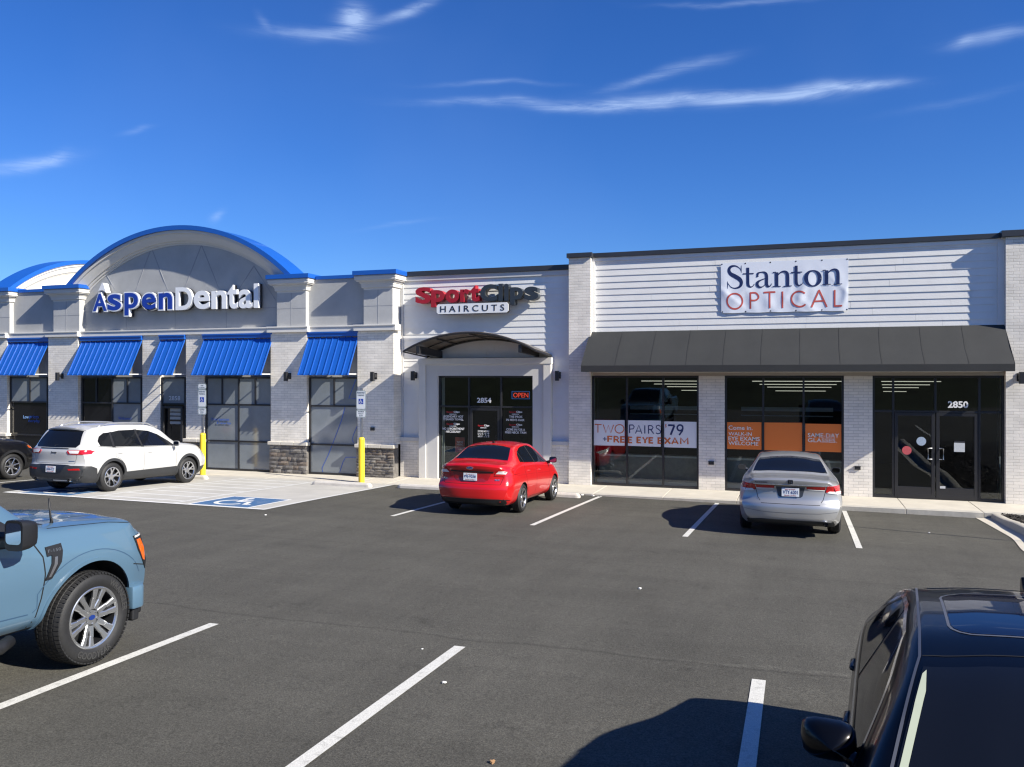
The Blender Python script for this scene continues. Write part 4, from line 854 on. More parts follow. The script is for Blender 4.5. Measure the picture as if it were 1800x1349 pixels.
# charcoal awning
def black_awning():
    loc = (-.4, WY, 3.2); t = thing('canvas_awning', 'long charcoal canvas awning over the optician windows', 'awning', loc)
    x0, x1, y0, y1 = -5.5, 4.72, WY - .06, 21.6; zt, zm, zb = 4.29, 3.345, 3.165
    mb = MB(); nx = 90; prof = [(y0, zt), (y0 - .3, zt - .285), (y0 - .6, zt - .565), (y1 + .02, zm + .012), (y1, zm - .012), (y1, zb)]; k = len(prof); vs = []
    rnd = random.Random(5); seams = [x0 + (x1 - x0) * i / 11 for i in range(12)]
    for i in range(nx + 1):
        x = x0 + (x1 - x0) * i / nx; d = min(abs(x - s) for s in seams); sag = .007 * min(1, d / .4)
        for j, (y, z) in enumerate(prof): vs.append((x, y, z - (sag * (1 if j in (1, 2) else 0)) + (.004 * math.sin(x * 7 + j) if j in (1, 2) else 0)))
    mb.add(vs, [(i * k + j, i * k + j + 1, (i + 1) * k + j + 1, (i + 1) * k + j) for i in range(nx) for j in range(k - 1)])
    local(mb.build('canvas', M_FABRIC, t, smooth=True, angle=30), loc)
    mb = MB(); 
    for x in (x0, x1): mb.add([(x, y0, zt), (x, y1, zm), (x, y1, zb), (x, y0, zb)], [(0, 1, 2, 3)])
    local(mb.build('side_panel', M_FABRIC, t), loc)
    mb = MB()
    for s in seams[1:-1]: mb.ribbon([(0, 0, .008), (1, 0, .008)], lambda u, v, n: (s + v, y0 - (y0 - y1) * u, zt - (zt - zm) * u + .004 + n * 0), 0, 0)
    local(mb.build('seam', mat('canvas seam', (.022, .023, .024), .8), t), loc)
    mb = MB()
    for y, z in ((y1 + .03, zb + .02), (y0 - .03, zb + .0), (y1 + .55, zb + .02)): mb.tube([(x0 + .03, y, z), (x1 - .03, y, z)], .016, 0, 6)
    for i in range(12): x = x0 + .04 + (x1 - x0 - .08) * i / 11; mb.tube([(x, y1 + .03, zb + .02), (x, y0 - .02, zb + .02)], .014, 0, 6); mb.tube([(x, y1 + .03, zm - .03), (x, y0 - .02, zt - .06)], .014, 0, 6)
    local(mb.build('frame', mat('grey frame tube', (.4, .4, .4), .4, metal=.6), t), loc)
black_awning()
# vinyl banner with serif name
def banner():
    Y = WY - .03; c = [(1267, 463.5), (1491.5, 454), (1491, 546), (1268, 550.5)]
    q = [w2(*p, Y) for p in c]; loc = ((q[0][0] + q[1][0]) / 2, Y, q[2][1])
    t = thing('vinyl_banner', 'white vinyl banner reading Stanton OPTICAL on the white siding', 'banner', loc)
    nx, nz = 80, 34; rnd = random.Random(3)
    fold = [(rnd.uniform(0, 1), rnd.uniform(0, .55), rnd.uniform(-.5, .5), rnd.uniform(.015, .05), rnd.uniform(.004, .011)) for _ in range(26)]
    def disp(u, v):
        d = .006
        for fu, fv, sl, wd, a in fold:
            x = (u - fu) - sl * (v - fv); y = v - fv
            d += a * math.exp(-(x / wd) ** 2) * math.exp(-(y / .3) ** 2)
        d += .010 * math.sin(math.pi * ((u * 5) % 1)) * (1 - v) ** 2
        return d
    def fr(u, v, n):  # u,v in 0..1
        xa = q[3][0] + (q[2][0] - q[3][0]) * u; za = q[3][1] + (q[2][1] - q[3][1]) * u - .012 * math.sin(math.pi * ((u * 5) % 1))
        xb = q[0][0] + (q[1][0] - q[0][0]) * u; zb = q[0][1] + (q[1][1] - q[0][1]) * u
        return (xa + (xb - xa) * v, Y - disp(u, v) - n, za + (zb - za) * v)
    mb = MB(); vs = [fr(i / nx, j / nz, 0) for j in range(nz + 1) for i in range(nx + 1)]
    mb.add(vs, [(j * (nx + 1) + i, j * (nx + 1) + i + 1, (j + 1) * (nx + 1) + i + 1, (j + 1) * (nx + 1) + i) for j in range(nz) for i in range(nx)])
    local(mb.build('sheet', mat('white vinyl', (.80, .83, .88), .35), t, smooth=True), loc)
    # crop pixel -> banner u,v
    s = 6.43
    def uv(x, y):
        px = 1240 + x / s; py = 440 + y / s; u = (px - 1267) / (1491.2 - 1267); top = 463.5 - 9.5 * u; bot = 550.5 - 4.5 * u; return u, 1 - (py - top) / (bot - top)
    asp = (q[1][0] - q[0][0]) / (q[0][1] - q[3][1])
    def rib(mb, pts, off):
        # densify then offset in pixel space so that widths stay true
        P_ = []
        for a, b in zip(pts, pts[1:]):
            n = max(1, int(math.hypot(b[0] - a[0], b[1] - a[1]) / 9))
            P_ += [tuple(a[k] + (b[k] - a[k]) * i / n for k in range(3)) for i in range(n)]
        P_.append(pts[-1]); n = len(P_); A = []; B = []
        for i in range(n):
            a = P_[max(i - 1, 0)]; b = P_[min(i + 1, n - 1)]; dx, dy = b[0] - a[0], b[1] - a[1]; l = math.hypot(dx, dy) or 1; nx_, ny_ = -dy / l, dx / l; w = P_[i][2] / 2
            A.append(fr(*uv(P_[i][0] + nx_ * w, P_[i][1] + ny_ * w), off)); B.append(fr(*uv(P_[i][0] - nx_ * w, P_[i][1] - ny_ * w), off))
        mb.add(A + B, [(i, i + 1, n + i + 1, n + i) for i in range(n - 1)])
    def crv(pts, n=10):
        out = []; m_ = len(pts)
        for i in range(m_ - 1):
            p0 = pts[max(i - 1, 0)]; p1 = pts[i]; p2 = pts[i + 1]; p3 = pts[min(i + 2, m_ - 1)]
            for j in range(n):
                t_ = j / n; out.append(tuple(.5 * ((2 * p1[k]) + (-p0[k] + p2[k]) * t_ + (2 * p0[k] - 5 * p1[k] + 4 * p2[k] - p3[k]) * t_ ** 2 + (-p0[k] + 3 * p1[k] - 3 * p2[k] + p3[k]) * t_ ** 3) for k in range(3)))
        out.append(pts[-1]); return out
    def T(dx, dy, top): return [[(490 + dx, top, 34), (490 + dx, 380 + dy, 34)], crv([(490 + dx, 360 + dy, 34), (496 + dx, 398 + dy, 32), (520 + dx, 416 + dy, 16), (548 + dx, 405 + dy, 9), (566 + dx, 380 + dy, 7)]), [(432 + dx, 269 + dy, 13), (558 + dx, 264 + dy, 13)]]
    def Nn(dx, dy): return [[(822 + dx, 250 + dy, 37), (822 + dx, 405 + dy, 37)], [(776 + dx, 252 + dy, 9), (812 + dx, 250 + dy, 14)], [(774 + dx, 411 + dy, 10), (868 + dx, 407 + dy, 10)],
        crv([(838 + dx, 282 + dy, 8), (868 + dx, 250 + dy, 14), (908 + dx, 240 + dy, 22), (938 + dx, 258 + dy, 33), (946 + dx, 300 + dy, 36), (946 + dx, 402 + dy, 36)]), [(896 + dx, 407 + dy, 10), (992 + dx, 403 + dy, 10)]]
    Ls = [crv([(412, 236, 5), (395, 205, 8), (345, 179, 16), (290, 190, 28), (270, 230, 36), (290, 268, 42), (345, 298, 48), (395, 330, 46), (414, 370, 38), (395, 412, 26), (340, 429, 14), (290, 415, 9), (256, 372, 5)]),
          [(416, 172, 3), (414, 200, 8), (417, 255, 4)], [(252, 352, 4), (254, 385, 9), (252, 436, 3)]]
    Ls += T(0, 0, 198)
    Ls += [crv([(603, 284, 26), (608, 262, 22), (640, 250, 12), (682, 252, 22), (706, 285, 33), (707, 380, 34), (722, 408, 26), (748, 405, 10), (766, 376, 6)]), [(600, 282, 14), (602, 300, 30), (604, 304, 14)],
           crv([(695, 318, 8), (640, 338, 14), (604, 362, 28), (600, 392, 32), (625, 416, 20), (664, 410, 10), (695, 380, 7)])]
    Ls += Nn(0, 0) + T(551, -16, 176)
    Ls += [crv([(1228 + 76 * math.cos(R_(a)), 317 + 86 * math.sin(R_(a)), 12 + 32 * abs(math.cos(R_(a))) ** 1.5) for a in range(0, 361, 24)], 3)] + Nn(556, -22)
    mb = MB()
    for i, l in enumerate(Ls): rib(mb, l, .003 + .0004 * i)
    local(mb.build('navy_lettering', mat('navy banner print', (.012, .024, .10), .45), t), loc)
    w = 19
    Os = [[(335 + 90 * math.cos(R_(a)), 575 + 86 * math.sin(R_(a)), w) for a in range(0, 361, 12)], [(518, 661, w), (518, 478, w)], crv([(512, 484, w), (580, 482, w), (613, 525, w), (580, 563, w), (512, 565, w)]),
          [(670, 478, w), (806, 472, w)], [(740, 476, w), (740, 656, w)], [(886, 464, w), (886, 650, w)],
          [(1078 + 90 * math.cos(R_(a)), 551 + 86 * math.sin(R_(a)), w) for a in range(42, 320, 10)][::1], [(1212, 642, w), (1296, 452, w), (1382, 640, w)], [(1242, 576, w - 2), (1350, 573, w - 2)], [(1467, 448, w), (1467, 634, w)], [(1460, 628, w), (1549, 626, w)]]
    mb = MB()
    for i, l in enumerate(Os): rib(mb, l, .003 + .0004 * i)
    local(mb.build('orange_lettering', mat('orange red banner print', (.55, .10, .075), .45), t), loc)
    mb = MB()
    for u in (0, .2, .4, .6, .8, 1):
        for v in (0.02, .98):
            x, y, z = fr(min(.99, max(.01, u)), v, .004); mb.add([(x + a, y, z + b) for a, b in circle(0, 0, .018, 10)], [list(range(10))])
    local(mb.build('eyelet', M_BLKTXT, t), loc)
banner()

# wall lamps, meter boxes
def wall_lamp(x, y, z, label):
    t = thing('wall_lamp', label, 'wall lamp', (x, y, z), group='black box wall lamps')
    mb = MB(); mb.box(x - .05, x + .05, y - .26, y - .16, z - .13, z + .15); mb.box(x - .03, x + .06, y - .16, y - .02, z - .02, z + .08)
    local(mb.build('housing', M_BLACKM, t, bevel=.006), (x, y, z))
    mb = MB(); mb.box(x - .055, x + .055, y - .02, y, z - .07, z + .12); local(mb.build('mount', M_BLACKM, t, bevel=.004), (x, y, z))
wall_lamp(-24.3, 22.15, 3.03, 'black box wall lamp on the brick pier behind the white SUV')
wall_lamp(-15.02, 22.15, 3.03, 'black box wall lamp on the pier between the two rightmost blue awnings')
wall_lamp(-12.0, 22.15, 3.03, 'black box wall lamp on the brick pier just above the right parking sign')
wall_lamp(-10.93, SY, 3.05, 'black box wall lamp on siding just left of the salon door')
wall_lamp(-6.42, SY, 3.05, 'black box wall lamp on siding just right of the salon door')
wall_lamp(5.0, 22.5, 3.0, 'black box wall lamp on the brick pier at the right edge of the photo')
for x, z, y, lb in ((-12.1, 1.45, 22.15, 'small black wall outlet on the brick pier behind the right parking sign'), (-2.17, .72, 22.62, 'small black wall outlet low on the brick pier between the two poster windows'), (1.45, .72, 22.62, 'small black wall outlet low on the brick pier left of the optician doors')):
    t = thing('wall_outlet', lb, 'outlet', (x, y, z), group='black wall outlets'); mb = MB(); mb.box(x - .07, x + .07, y - .035, y, z - .04, z + .04); mb.box(x - .075, x + .075, y - .05, y, z + .04, z + .055); local(mb.build('cover', M_BLACKM, t, bevel=.005), (x, y, z))

# ------------------------------------------------------------------ signs on bollards, wheel stops
def parking_sign(x, y, label, van=False):
    z0 = 0 if y > 20.9 else G(x, y); loc = (x, y, z0); t = thing('parking_sign', label, 'sign', loc, group='reserved parking signs on yellow bollards')
    mb = MB(); mb.cyl(x, y, z0, z0 + 1.24, .088, seg=28); mb.tube([(x, y, z0 + 1.24), (x, y, z0 + 1.27), (x, y, z0 + 1.292), (x, y, z0 + 1.3)], [.088, .08, .055, .01], 0, 28)
    local(mb.build('bollard', M_GOLD, t, smooth=True, angle=40), loc)
    mb = MB(); mb.box(x - .03, x + .03, y - .02, y + .02, z0 + 1.25, z0 + 2.72); mb.box(x - .018, x + .018, y - .026, y - .02, z0 + 1.25, z0 + 2.7); local(mb.build('post', M_GALV, t), loc)
    yf = y - .03; zb = z0 + 1.86
    def plate(za, zb_, nm='plate'):
        mb = MB(); r = .03; a, b = x - .155, x + .155
        o = [(a + r, za), (b - r, za), (b, za + r), (b, zb_ - r), (b - r, zb_), (a + r, zb_), (a, zb_ - r), (a, za + r)]
        mb.prism(o, 'y', yf - .003, yf, 0); cx_, cz_ = x, (za + zb_) / 2
        i = [(cx_ + (p - cx_) * .86, cz_ + (q_ - cz_) * (1 - .045 / (zb_ - za))) for p, q_ in o]; mb.prism(i, 'y', yf - .0045, yf - .003, 1); return mb
    mg = mat('sign edge green grey', (.33, .38, .38), .5); mw = mat('sign white', (.68, .71, .73), .45)
    mt = mat('sign lettering dark', (.10, .13, .14), .5)
    f = fr_wall(yf - .0045)
    mb = plate(zb + .23, zb + .78)
    mb.text('RESERVED', f, x - .12, x + .12, zb + .69, zb + .74, .001, .001, .01, 2); mb.text('PARKING', f, x - .105, x + .105, zb + .62, zb + .665, .001, .001, .01, 2)
    mb.box(x - .075, x + .075, yf - .0065, yf - .0045, zb + .39, zb + .54, 3); isa(mb, fr_wall(yf - .0065), x, zb + .465, .14, .001, 4)
    local(mb.build('plate', [mg, mw, mt, mat('sign blue', (.01, .05, .36), .5), M_WHTXT], t), loc)
    mb = plate(zb, zb + .222)
    mb.text('MAXIMUM', f, x - .09, x + .09, zb + .155, zb + .19, .001, .001, .01, 2); mb.text('PENALTY', f, x - .08, x + .08, zb + .1, zb + .13, .001, .001, 0, 2); mb.text('$250', f, x - .055, x + .055, zb + .035, zb + .08, .001, .001, .0, 2)
    local(mb.build('plate', [mg, mw, mt], t), loc)
    if van:
        mb = plate(zb + .79, zb + .96); mb.text('VAN', f, x - .05, x + .05, zb + .88, zb + .915, .001, .001, .01, 2); mb.text('ACCESSIBLE', f, x - .1, x + .1, zb + .83, zb + .855, .001, .001, 0, 2)
        local(mb.build('plate', [mg, mw, mt], t), loc)
parking_sign(-11.82, 20.98, 'reserved parking sign on the yellow bollard nearer the red car')
parking_sign(-17.38, 21.0, 'parking sign with extra VAN plate on the yellow bollard by the white SUV', van=True)
def wheel_stop(x, y, label, l=1.8, rot=0):
    z = G(x, y); t = MB(); h = l / 2
    sec = [(-.09, 0), (-.085, .07), (-.055, .115), (.055, .115), (.085, .07), (.09, 0)]; k = len(sec); vs = []
    for xx, s_ in ((-h, .55), (-h + .05, .9), (-h + .1, 1), (h - .1, 1), (h - .05, .9), (h, .55)):
        for a, b in sec: vs.append((xx, a * s_, b * s_))
    t.add(vs, [(i * k + j, i * k + (j + 1) % k, (i + 1) * k + (j + 1) % k, (i + 1) * k + j) for i in range(5) for j in range(k)] + [list(range(k)), [5 * k + j for j in range(k)][::-1]])
    o = t.build('wheel_stop', mat('wheel stop concrete', (.55, .52, .47), .85, .15, 6, .35, 80), bevel=.008); o.location = (x, y, z + .004); o.rotation_euler = (0, -math.atan((G(x + .8, y) - G(x - .8, y)) / 1.6), rot)
    tag(o, label, 'wheel stop', 'concrete wheel stops')
wheel_stop(-11.85, 19.95, 'concrete wheel stop at the foot of the yellow bollard, left of the red car', 1.85, R_(-1))
wheel_stop(-17.2, 19.9, 'concrete wheel stop under the nose of the white SUV')
wheel_stop(-9.25, 20.15, 'concrete wheel stop at the head of the empty bay just left of the red car', 1.95)
wheel_stop(-6.1, 20.15, 'concrete wheel stop ahead of the red car, its right end in sun', 1.9)
wheel_stop(-.05, 20.15, 'concrete wheel stop ahead of the silver sedan')
# litter
mp_ = mat('crumpled white paper', (.75, .74, .7), .7, .1, 30)
def litter(x, y, s, label, m=None, z=None):
    bm = bmesh.new(); s *= .75; bmesh.ops.create_icosphere(bm, subdivisions=2, radius=s); rnd = random.Random(int(x * 77 + y * 13))
    for v in bm.verts: v.co *= rnd.uniform(.6, 1.25); v.co.z = v.co.z * .55
    zz = (G(x, y) if z is None else z); me = bpy.data.meshes.new('litter'); bm.to_mesh(me); bm.free(); me.materials.append(m or mp_)
    o = bpy.data.objects.new('crumpled_litter', me); COL.objects.link(o); o.location = (x, y, zz + s * .4); tag(o, label, 'litter', 'bits of litter')
litter(-5.25, 20.75, .055, 'crumpled white paper lying by the kerb right of the red car', z=None)
litter(-4.98, 20.78, .06, 'larger crumpled white scrap by the kerb, nearest the optician pier')
litter(-4.8, 20.76, .035, 'small dark scrap beside the crumpled paper at the kerb', M_DARKP)
litter(-1.9, 10.5, .03, 'tiny pale scrap on the tarmac, in line between the two parked cars')
litter(-2.82, 6.4, .028, 'tiny pale scrap on the tarmac beside the middle near parking line')
litter(-3.4, 7.2, .015, 'tiny pale pebble on open tarmac left of the middle near parking line'); litter(-10.2, 14.2, .03, 'tiny pale scrap on the tarmac near the concrete pad corner')
litter(-1.9, 5.1, .03, 'dry brown leaf on the tarmac at the bottom of the photo', mat('dry leaf', (.3, .17, .08), .8))
litter(2.4, 17.6, .025, 'tiny pale scrap in the empty bay right of the silver sedan')

# ------------------------------------------------------------------ vehicles
def pchip(keys):
    xs = [k[0] for k in keys]; ys = [k[1] for k in keys]; n = len(xs)
    if n == 1: return lambda x: ys[0]
    h = [xs[i + 1] - xs[i] for i in range(n - 1)]; d = [(ys[i + 1] - ys[i]) / h[i] for i in range(n - 1)]; m = [0] * n
    m[0], m[-1] = d[0], d[-1]
    for i in range(1, n - 1):
        if d[i - 1] * d[i] > 0: w1 = 2 * h[i] + h[i - 1]; w2_ = h[i] + 2 * h[i - 1]; m[i] = (w1 + w2_) / (w1 / d[i - 1] + w2_ / d[i])
    def f(x):
        if x <= xs[0]: return ys[0]
        if x >= xs[-1]: return ys[-1]
        i = max(j for j in range(n - 1) if xs[j] <= x); t = (x - xs[i]) / h[i]; t2, t3 = t * t, t ** 3
        return (2 * t3 - 3 * t2 + 1) * ys[i] + (t3 - 2 * t2 + t) * h[i] * m[i] + (-2 * t3 + 3 * t2) * ys[i + 1] + (t3 - t2) * h[i] * m[i + 1]
    return f
def fillet(pts, rad, kc=5, ks=3):
    """rounded polyline with a fixed number of samples"""
    out = [pts[0]]; n = len(pts); ends = []
    for i in range(1, n - 1):
        p, a, b = Vector(pts[i]), Vector(pts[i - 1]), Vector(pts[i + 1]); la, lb = (a - p).length, (b - p).length
        r = min(rad[i - 1], la * .46, lb * .46); ends.append((p + (a - p) * (r / max(la, 1e-6)), p, p + (b - p) * (r / max(lb, 1e-6))))
    cur = Vector(pts[0])
    for a, p, b in ends:
        for j in range(1, ks + 1): out.append(tuple(cur.lerp(a, j / ks)))
        for j in range(1, kc + 1):
            t = j / kc; out.append(tuple(a * (1 - t) ** 2 + p * (2 * t * (1 - t)) + b * t * t))
        cur = b
    return out, tuple(cur)
class Car:
    def __init__(s, sp, name, label, cat, loc, rot, body_mat, group=None):
        s.sp = sp; L = sp['L']; s.L = L; s.root = thing(name, label, cat, loc, rot, group); s.mats = {}
        F = {k: pchip(v) for k, v in sp['c'].items()}; s.F = F
        kr, pw, dr = sp.get('plan', (.16, 3, .55)); kf, pwf, df = sp.get('planf', (.3, 2.5, .9))
        rp = pchip(sp['rear']); fp = pchip(sp['front'])
        N = sp.get('N', 84); ys = sorted(set([0, L] + [L * (.5 - .5 * math.cos(math.pi * i / N)) * .35 + L * i / N * .65 for i in range(N + 1)]))
        loops = []; wref = sp['W'] / 2
        for y0 in ys:
            v = {k: f(y0) for k, f in F.items()}
            pts = [(0, v['zb']), (v['ws'] - .10, v['zb']), (v['ws'], v['zb'] + .09), (v['wm'], v['zm']), (v['wb'], v['zs']), (v['wt'], v['zt'] - v['cr'])]
            P, last = fillet([Vector(p) for p in pts] + [Vector((v['wt'] * .8, v['zt'] - v['cr'] * .64))], [.04, .06, .30, v['rs'], v['rt']])
            x1, z1 = last
            zc = lambda x: v['zt'] - v['cr'] * (x / v['wt']) ** 2
            m = 8
            for j in range(1, m + 1):
                t = j / m; x = x1 * (1 - t); P.append((x, z1 + (zc(x) - z1) * min(1, t * 3) if t < .34 else zc(x)))
            loops.append(P)
        k = len(loops[0]); V = []; Fc = []
        wr = lambda y: max(0, 1 - y / dr) ** 1.6; wf = lambda y: max(0, 1 - (L - y) / df) ** 1.6
        def warp(x, y, z):
            dy = wr(y) * (rp(z) + kr * abs(x / wref) ** pw) - wf(y) * (fp(z) + kf * abs(x / wref) ** pwf)
            return (x, y + dy - L / 2, z)
        s.warp = warp
        for y, P in zip(ys, loops):
            V += [warp(x, y, z) for x, z in P] + [warp(-x, y, z) for x, z in P]
        n = len(ys)
        for i in range(n - 1):
            a, b = i * 2 * k, (i + 1) * 2 * k
            for j in range(k - 1):
                Fc.append((a + j, b + j, b + j + 1, a + j + 1)); Fc.append((a + k + j, a + k + j + 1, b + k + j + 1, b + k + j))
        for i, y in ((0, 0), (n - 1, L)):
            P = loops[i]; C = 24; base = len(V); rows = []
            for j in range(k):
                x, z = P[j]; row = []
                for c in range(C + 1):
                    if c == 0: row.append(i * 2 * k + k + j)
                    elif c == C: row.append(i * 2 * k + j)
                    else:
                        V.append(warp(-x + 2 * x * c / C, y, z)); row.append(len(V) - 1)
                rows.append(row)
            for j in range(k - 1):
                for c in range(C):
                    q = (rows[j][c], rows[j][c + 1], rows[j + 1][c + 1], rows[j + 1][c]); Fc.append(q if i == 0 else q[::-1])
        bm = bmesh.new(); vs = [bm.verts.new(v) for v in V]
        for f in Fc:
            try: bm.faces.new([vs[q] for q in f])
            except ValueError: pass
        bmesh.ops.remove_doubles(bm, verts=bm.verts, dist=.0006); bmesh.ops.recalc_face_normals(bm, faces=bm.faces)
        bm.faces.ensure_lookup_table(); s.bvh = BVHTree.FromBMesh(bm)
        me = bpy.data.meshes.new('body'); bm.to_mesh(me); bm.free()
        # wheel arch openings
        tmp = bpy.data.objects.new('tmp', me); COL.objects.link(tmp)
        cut = MB(); Ra = sp['Ra']
        for ya in sp['axles']:
            for sg in (1, -1):
                seg_ = 40; zc_ = sp.get('za', sp['R'])
                x0, x1 = sg * (wref - .34), sg * (wref + .3); ring = [(Ra * math.cos(2 * math.pi * q / seg_), Ra * math.sin(2 * math.pi * q / seg_)) for q in range(seg_)]
                ring = [(a, b if b > 0 else b * 1.6) for a, b in ring]
                o_ = len(cut.v); cut.v += [(x0, ya - L / 2 + a, zc_ + b) for a, b in ring] + [(x1, ya - L / 2 + a, zc_ + b) for a, b in ring]
                fs = [list(range(seg_)), list(range(seg_, 2 * seg_))[::-1]] + [(q, seg_ + q, seg_ + (q + 1) % seg_, (q + 1) % seg_) for q in range(seg_)]
                for f in fs: cut.f.append([o_ + q for q in f]); cut.m.append(0)
        co = cut.build('cut', []); md = tmp.modifiers.new('b', 'BOOLEAN'); md.operation = 'DIFFERENCE'; md.object = co; md.solver = 'EXACT'
        dg = bpy.context.evaluated_depsgraph_get(); dg.update(); me2 = bpy.data.meshes.new_from_object(tmp.evaluated_get(dg))
        COL.objects.unlink(tmp); bpy.data.objects.remove(tmp); COL.objects.unlink(co); bpy.data.objects.remove(co)
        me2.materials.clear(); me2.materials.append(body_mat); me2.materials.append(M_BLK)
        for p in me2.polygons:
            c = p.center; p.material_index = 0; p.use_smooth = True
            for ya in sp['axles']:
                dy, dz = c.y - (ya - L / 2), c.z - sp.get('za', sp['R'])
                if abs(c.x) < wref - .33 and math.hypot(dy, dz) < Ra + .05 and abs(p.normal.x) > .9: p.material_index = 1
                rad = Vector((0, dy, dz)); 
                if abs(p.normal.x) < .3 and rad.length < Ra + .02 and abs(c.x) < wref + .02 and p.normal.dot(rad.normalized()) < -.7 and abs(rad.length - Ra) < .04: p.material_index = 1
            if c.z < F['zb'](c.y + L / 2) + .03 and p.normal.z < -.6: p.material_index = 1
        try: me2.set_sharp_from_angle(angle=R_(38))
        except Exception: pass
        me2.name = 'body'; s.body = bpy.data.objects.new('body', me2); COL.objects.link(s.body); s.body.parent = s.root
    def ray(s, view, a, b):
        L = s.L
        if view == 'R': o, d = Vector((3, a, b)), Vector((-1, 0, 0))
        elif view == 'L': o, d = Vector((-3, a, b)), Vector((1, 0, 0))
        elif view == 'B': o, d = Vector((a, -L, b)), Vector((0, 1, 0))
        elif view == 'F': o, d = Vector((a, L, b)), Vector((0, -1, 0))
        else: o, d = Vector((a, b, 4)), Vector((0, 0, -1))
        h = s.bvh.ray_cast(o, d)
        if h[0] is None:
            p = o + d * 3 if view in 'RL' else o + d * (L if view in 'BF' else 3); h = s.bvh.find_nearest(p if view not in 'BF' else Vector((a, -L / 2 if view == 'B' else L / 2, b)))
        n = h[1]
        if n.dot(d) > 0: n = -n
        return h[0], n
    def decal(s, name, poly, view, m, off=.004, parent=None, step=.05, th=.006, sides=('R',), smooth=True, dens=True):
        """outline in side (y,z), rear/front (x,z) or top (x,y) view, laid on the body skin with real thickness"""
        outs = []
        for sd in (sides if view == 'S' else (view,)):
            P = list(poly)
            if dens:
                Q = []
                for i in range(len(P)):
                    a, b = P[i], P[(i + 1) % len(P)]; k = max(1, int(math.hypot(b[0] - a[0], b[1] - a[1]) / step))
                    Q += [(a[0] + (b[0] - a[0]) * j / k, a[1] + (b[1] - a[1]) * j / k) for j in range(k)]
                P = Q
            bm = bmesh.new(); bm.faces.new([bm.verts.new((p[0], p[1], 0)) for p in P])
            us = [p[0] for p in P]; vs_ = [p[1] for p in P]
            for ax, lo, hi in ((0, min(us), max(us)), (1, min(vs_), max(vs_))):
                c = lo + step
                while c < hi - step * .3:
                    bmesh.ops.bisect_plane(bm, geom=bm.verts[:] + bm.edges[:] + bm.faces[:], plane_co=(c if ax == 0 else 0, c if ax == 1 else 0, 0), plane_no=(1 if ax == 0 else 0, 1 if ax == 1 else 0, 0)); c += step
            bm.verts.ensure_lookup_table(); bnd = set()
            for e in bm.edges:
                if len(e.link_faces) == 1: bnd.add((e.verts[0].index, e.verts[1].index))
            co = []; lowv = []
            for v in bm.verts:
                p, n = s.ray(sd, v.co.x, v.co.y); co.append(p + n * off); lowv.append(p - n * th)
            fs = [[v.index for v in f.verts] for f in bm.faces]; bm.verts.index_update()
            mb = MB(); mb.add(co, fs); k = len(mb.v); mb.v += [tuple(q) for q in lowv]
            for a, b in bnd: mb.f.append([a, b, k + b, k + a]); mb.m.append(0)
            bm.free(); o = mb.build(name, m, parent or s.root, smooth=smooth, angle=40); outs.append(o)
        return outs[0] if len(outs) == 1 else outs
    def seam(s, path, view, w=.007, m=None, off=.0012, name='panel_gap', parent=None, sides=('R',), closed=False):
        P = list(path) + ([path[0]] if closed else []); Q = []
        for a, b in zip(P, P[1:]):
            k = max(1, int(math.hypot(b[0] - a[0], b[1] - a[1]) / .04)); Q += [(a[0] + (b[0] - a[0]) * j / k, a[1] + (b[1] - a[1]) * j / k) for j in range(k)]
        Q.append(P[-1]); mb = MB()
        for sd in (sides if view == 'S' else (view,)):
            hit = [s.ray(sd, *q) for q in Q]; A = []; B = []
            for i, (p, n) in enumerate(hit):
                t = (hit[min(i + 1, len(hit) - 1)][0] - hit[max(i - 1, 0)][0]); c = t.cross(n)
                if c.length < 1e-6: c = Vector((0, 0, 1))
                c.normalize(); A.append(p + n * off + c * w / 2); B.append(p + n * off - c * w / 2)
            k = len(A); mb.add(A + B, [(i, i + 1, k + i + 1, k + i) for i in range(k - 1)])
        return mb.build(name, m or M_BLK, parent or s.body, smooth=True)
    def seams(s, paths, view, **k):
        """several gaps of one pattern as a single mesh"""
        objs = [s.seam(p, view, **k) for p in paths]; mb = MB()
        for o in objs:
            n = len(mb.v); mb.v += [tuple(v.co) for v in o.data.vertices]
            for p in o.data.polygons: mb.f.append([n + q for q in p.vertices]); mb.m.append(0)
            me = o.data; COL.objects.unlink(o); bpy.data.objects.remove(o); bpy.data.meshes.remove(me)
        return mb.build(k.get('name', 'panel_gap'), k.get('m') or M_BLK, k.get('parent') or s.body, smooth=True)
    def wheels(s, style, rimm=None, x=None, Wt=.215, rimr=None):
        sp = s.sp; R = sp['R']
        for ya in sp['axles']:
            for sg in (1, -1): wheel(s.root, sg * (x or sp['W'] / 2 - .02 - Wt / 2), ya - s.L / 2, R, Wt, rimr or R * .64, style, sg, rimm or M_ALLOY)
    def lettering(s, body, view, u0, u1, v0, v1, m, name='badge', off=.003, parent=None, offset=.01):
        mb = MB()
        def fr(u, v, n):
            p, nn = s.ray(view, u, v); return p + nn * (off + n)
        mb.text(body, fr, u0, u1, v0, v1, 0, .003, offset, 0); return mb.build(name, m, parent or s.root)
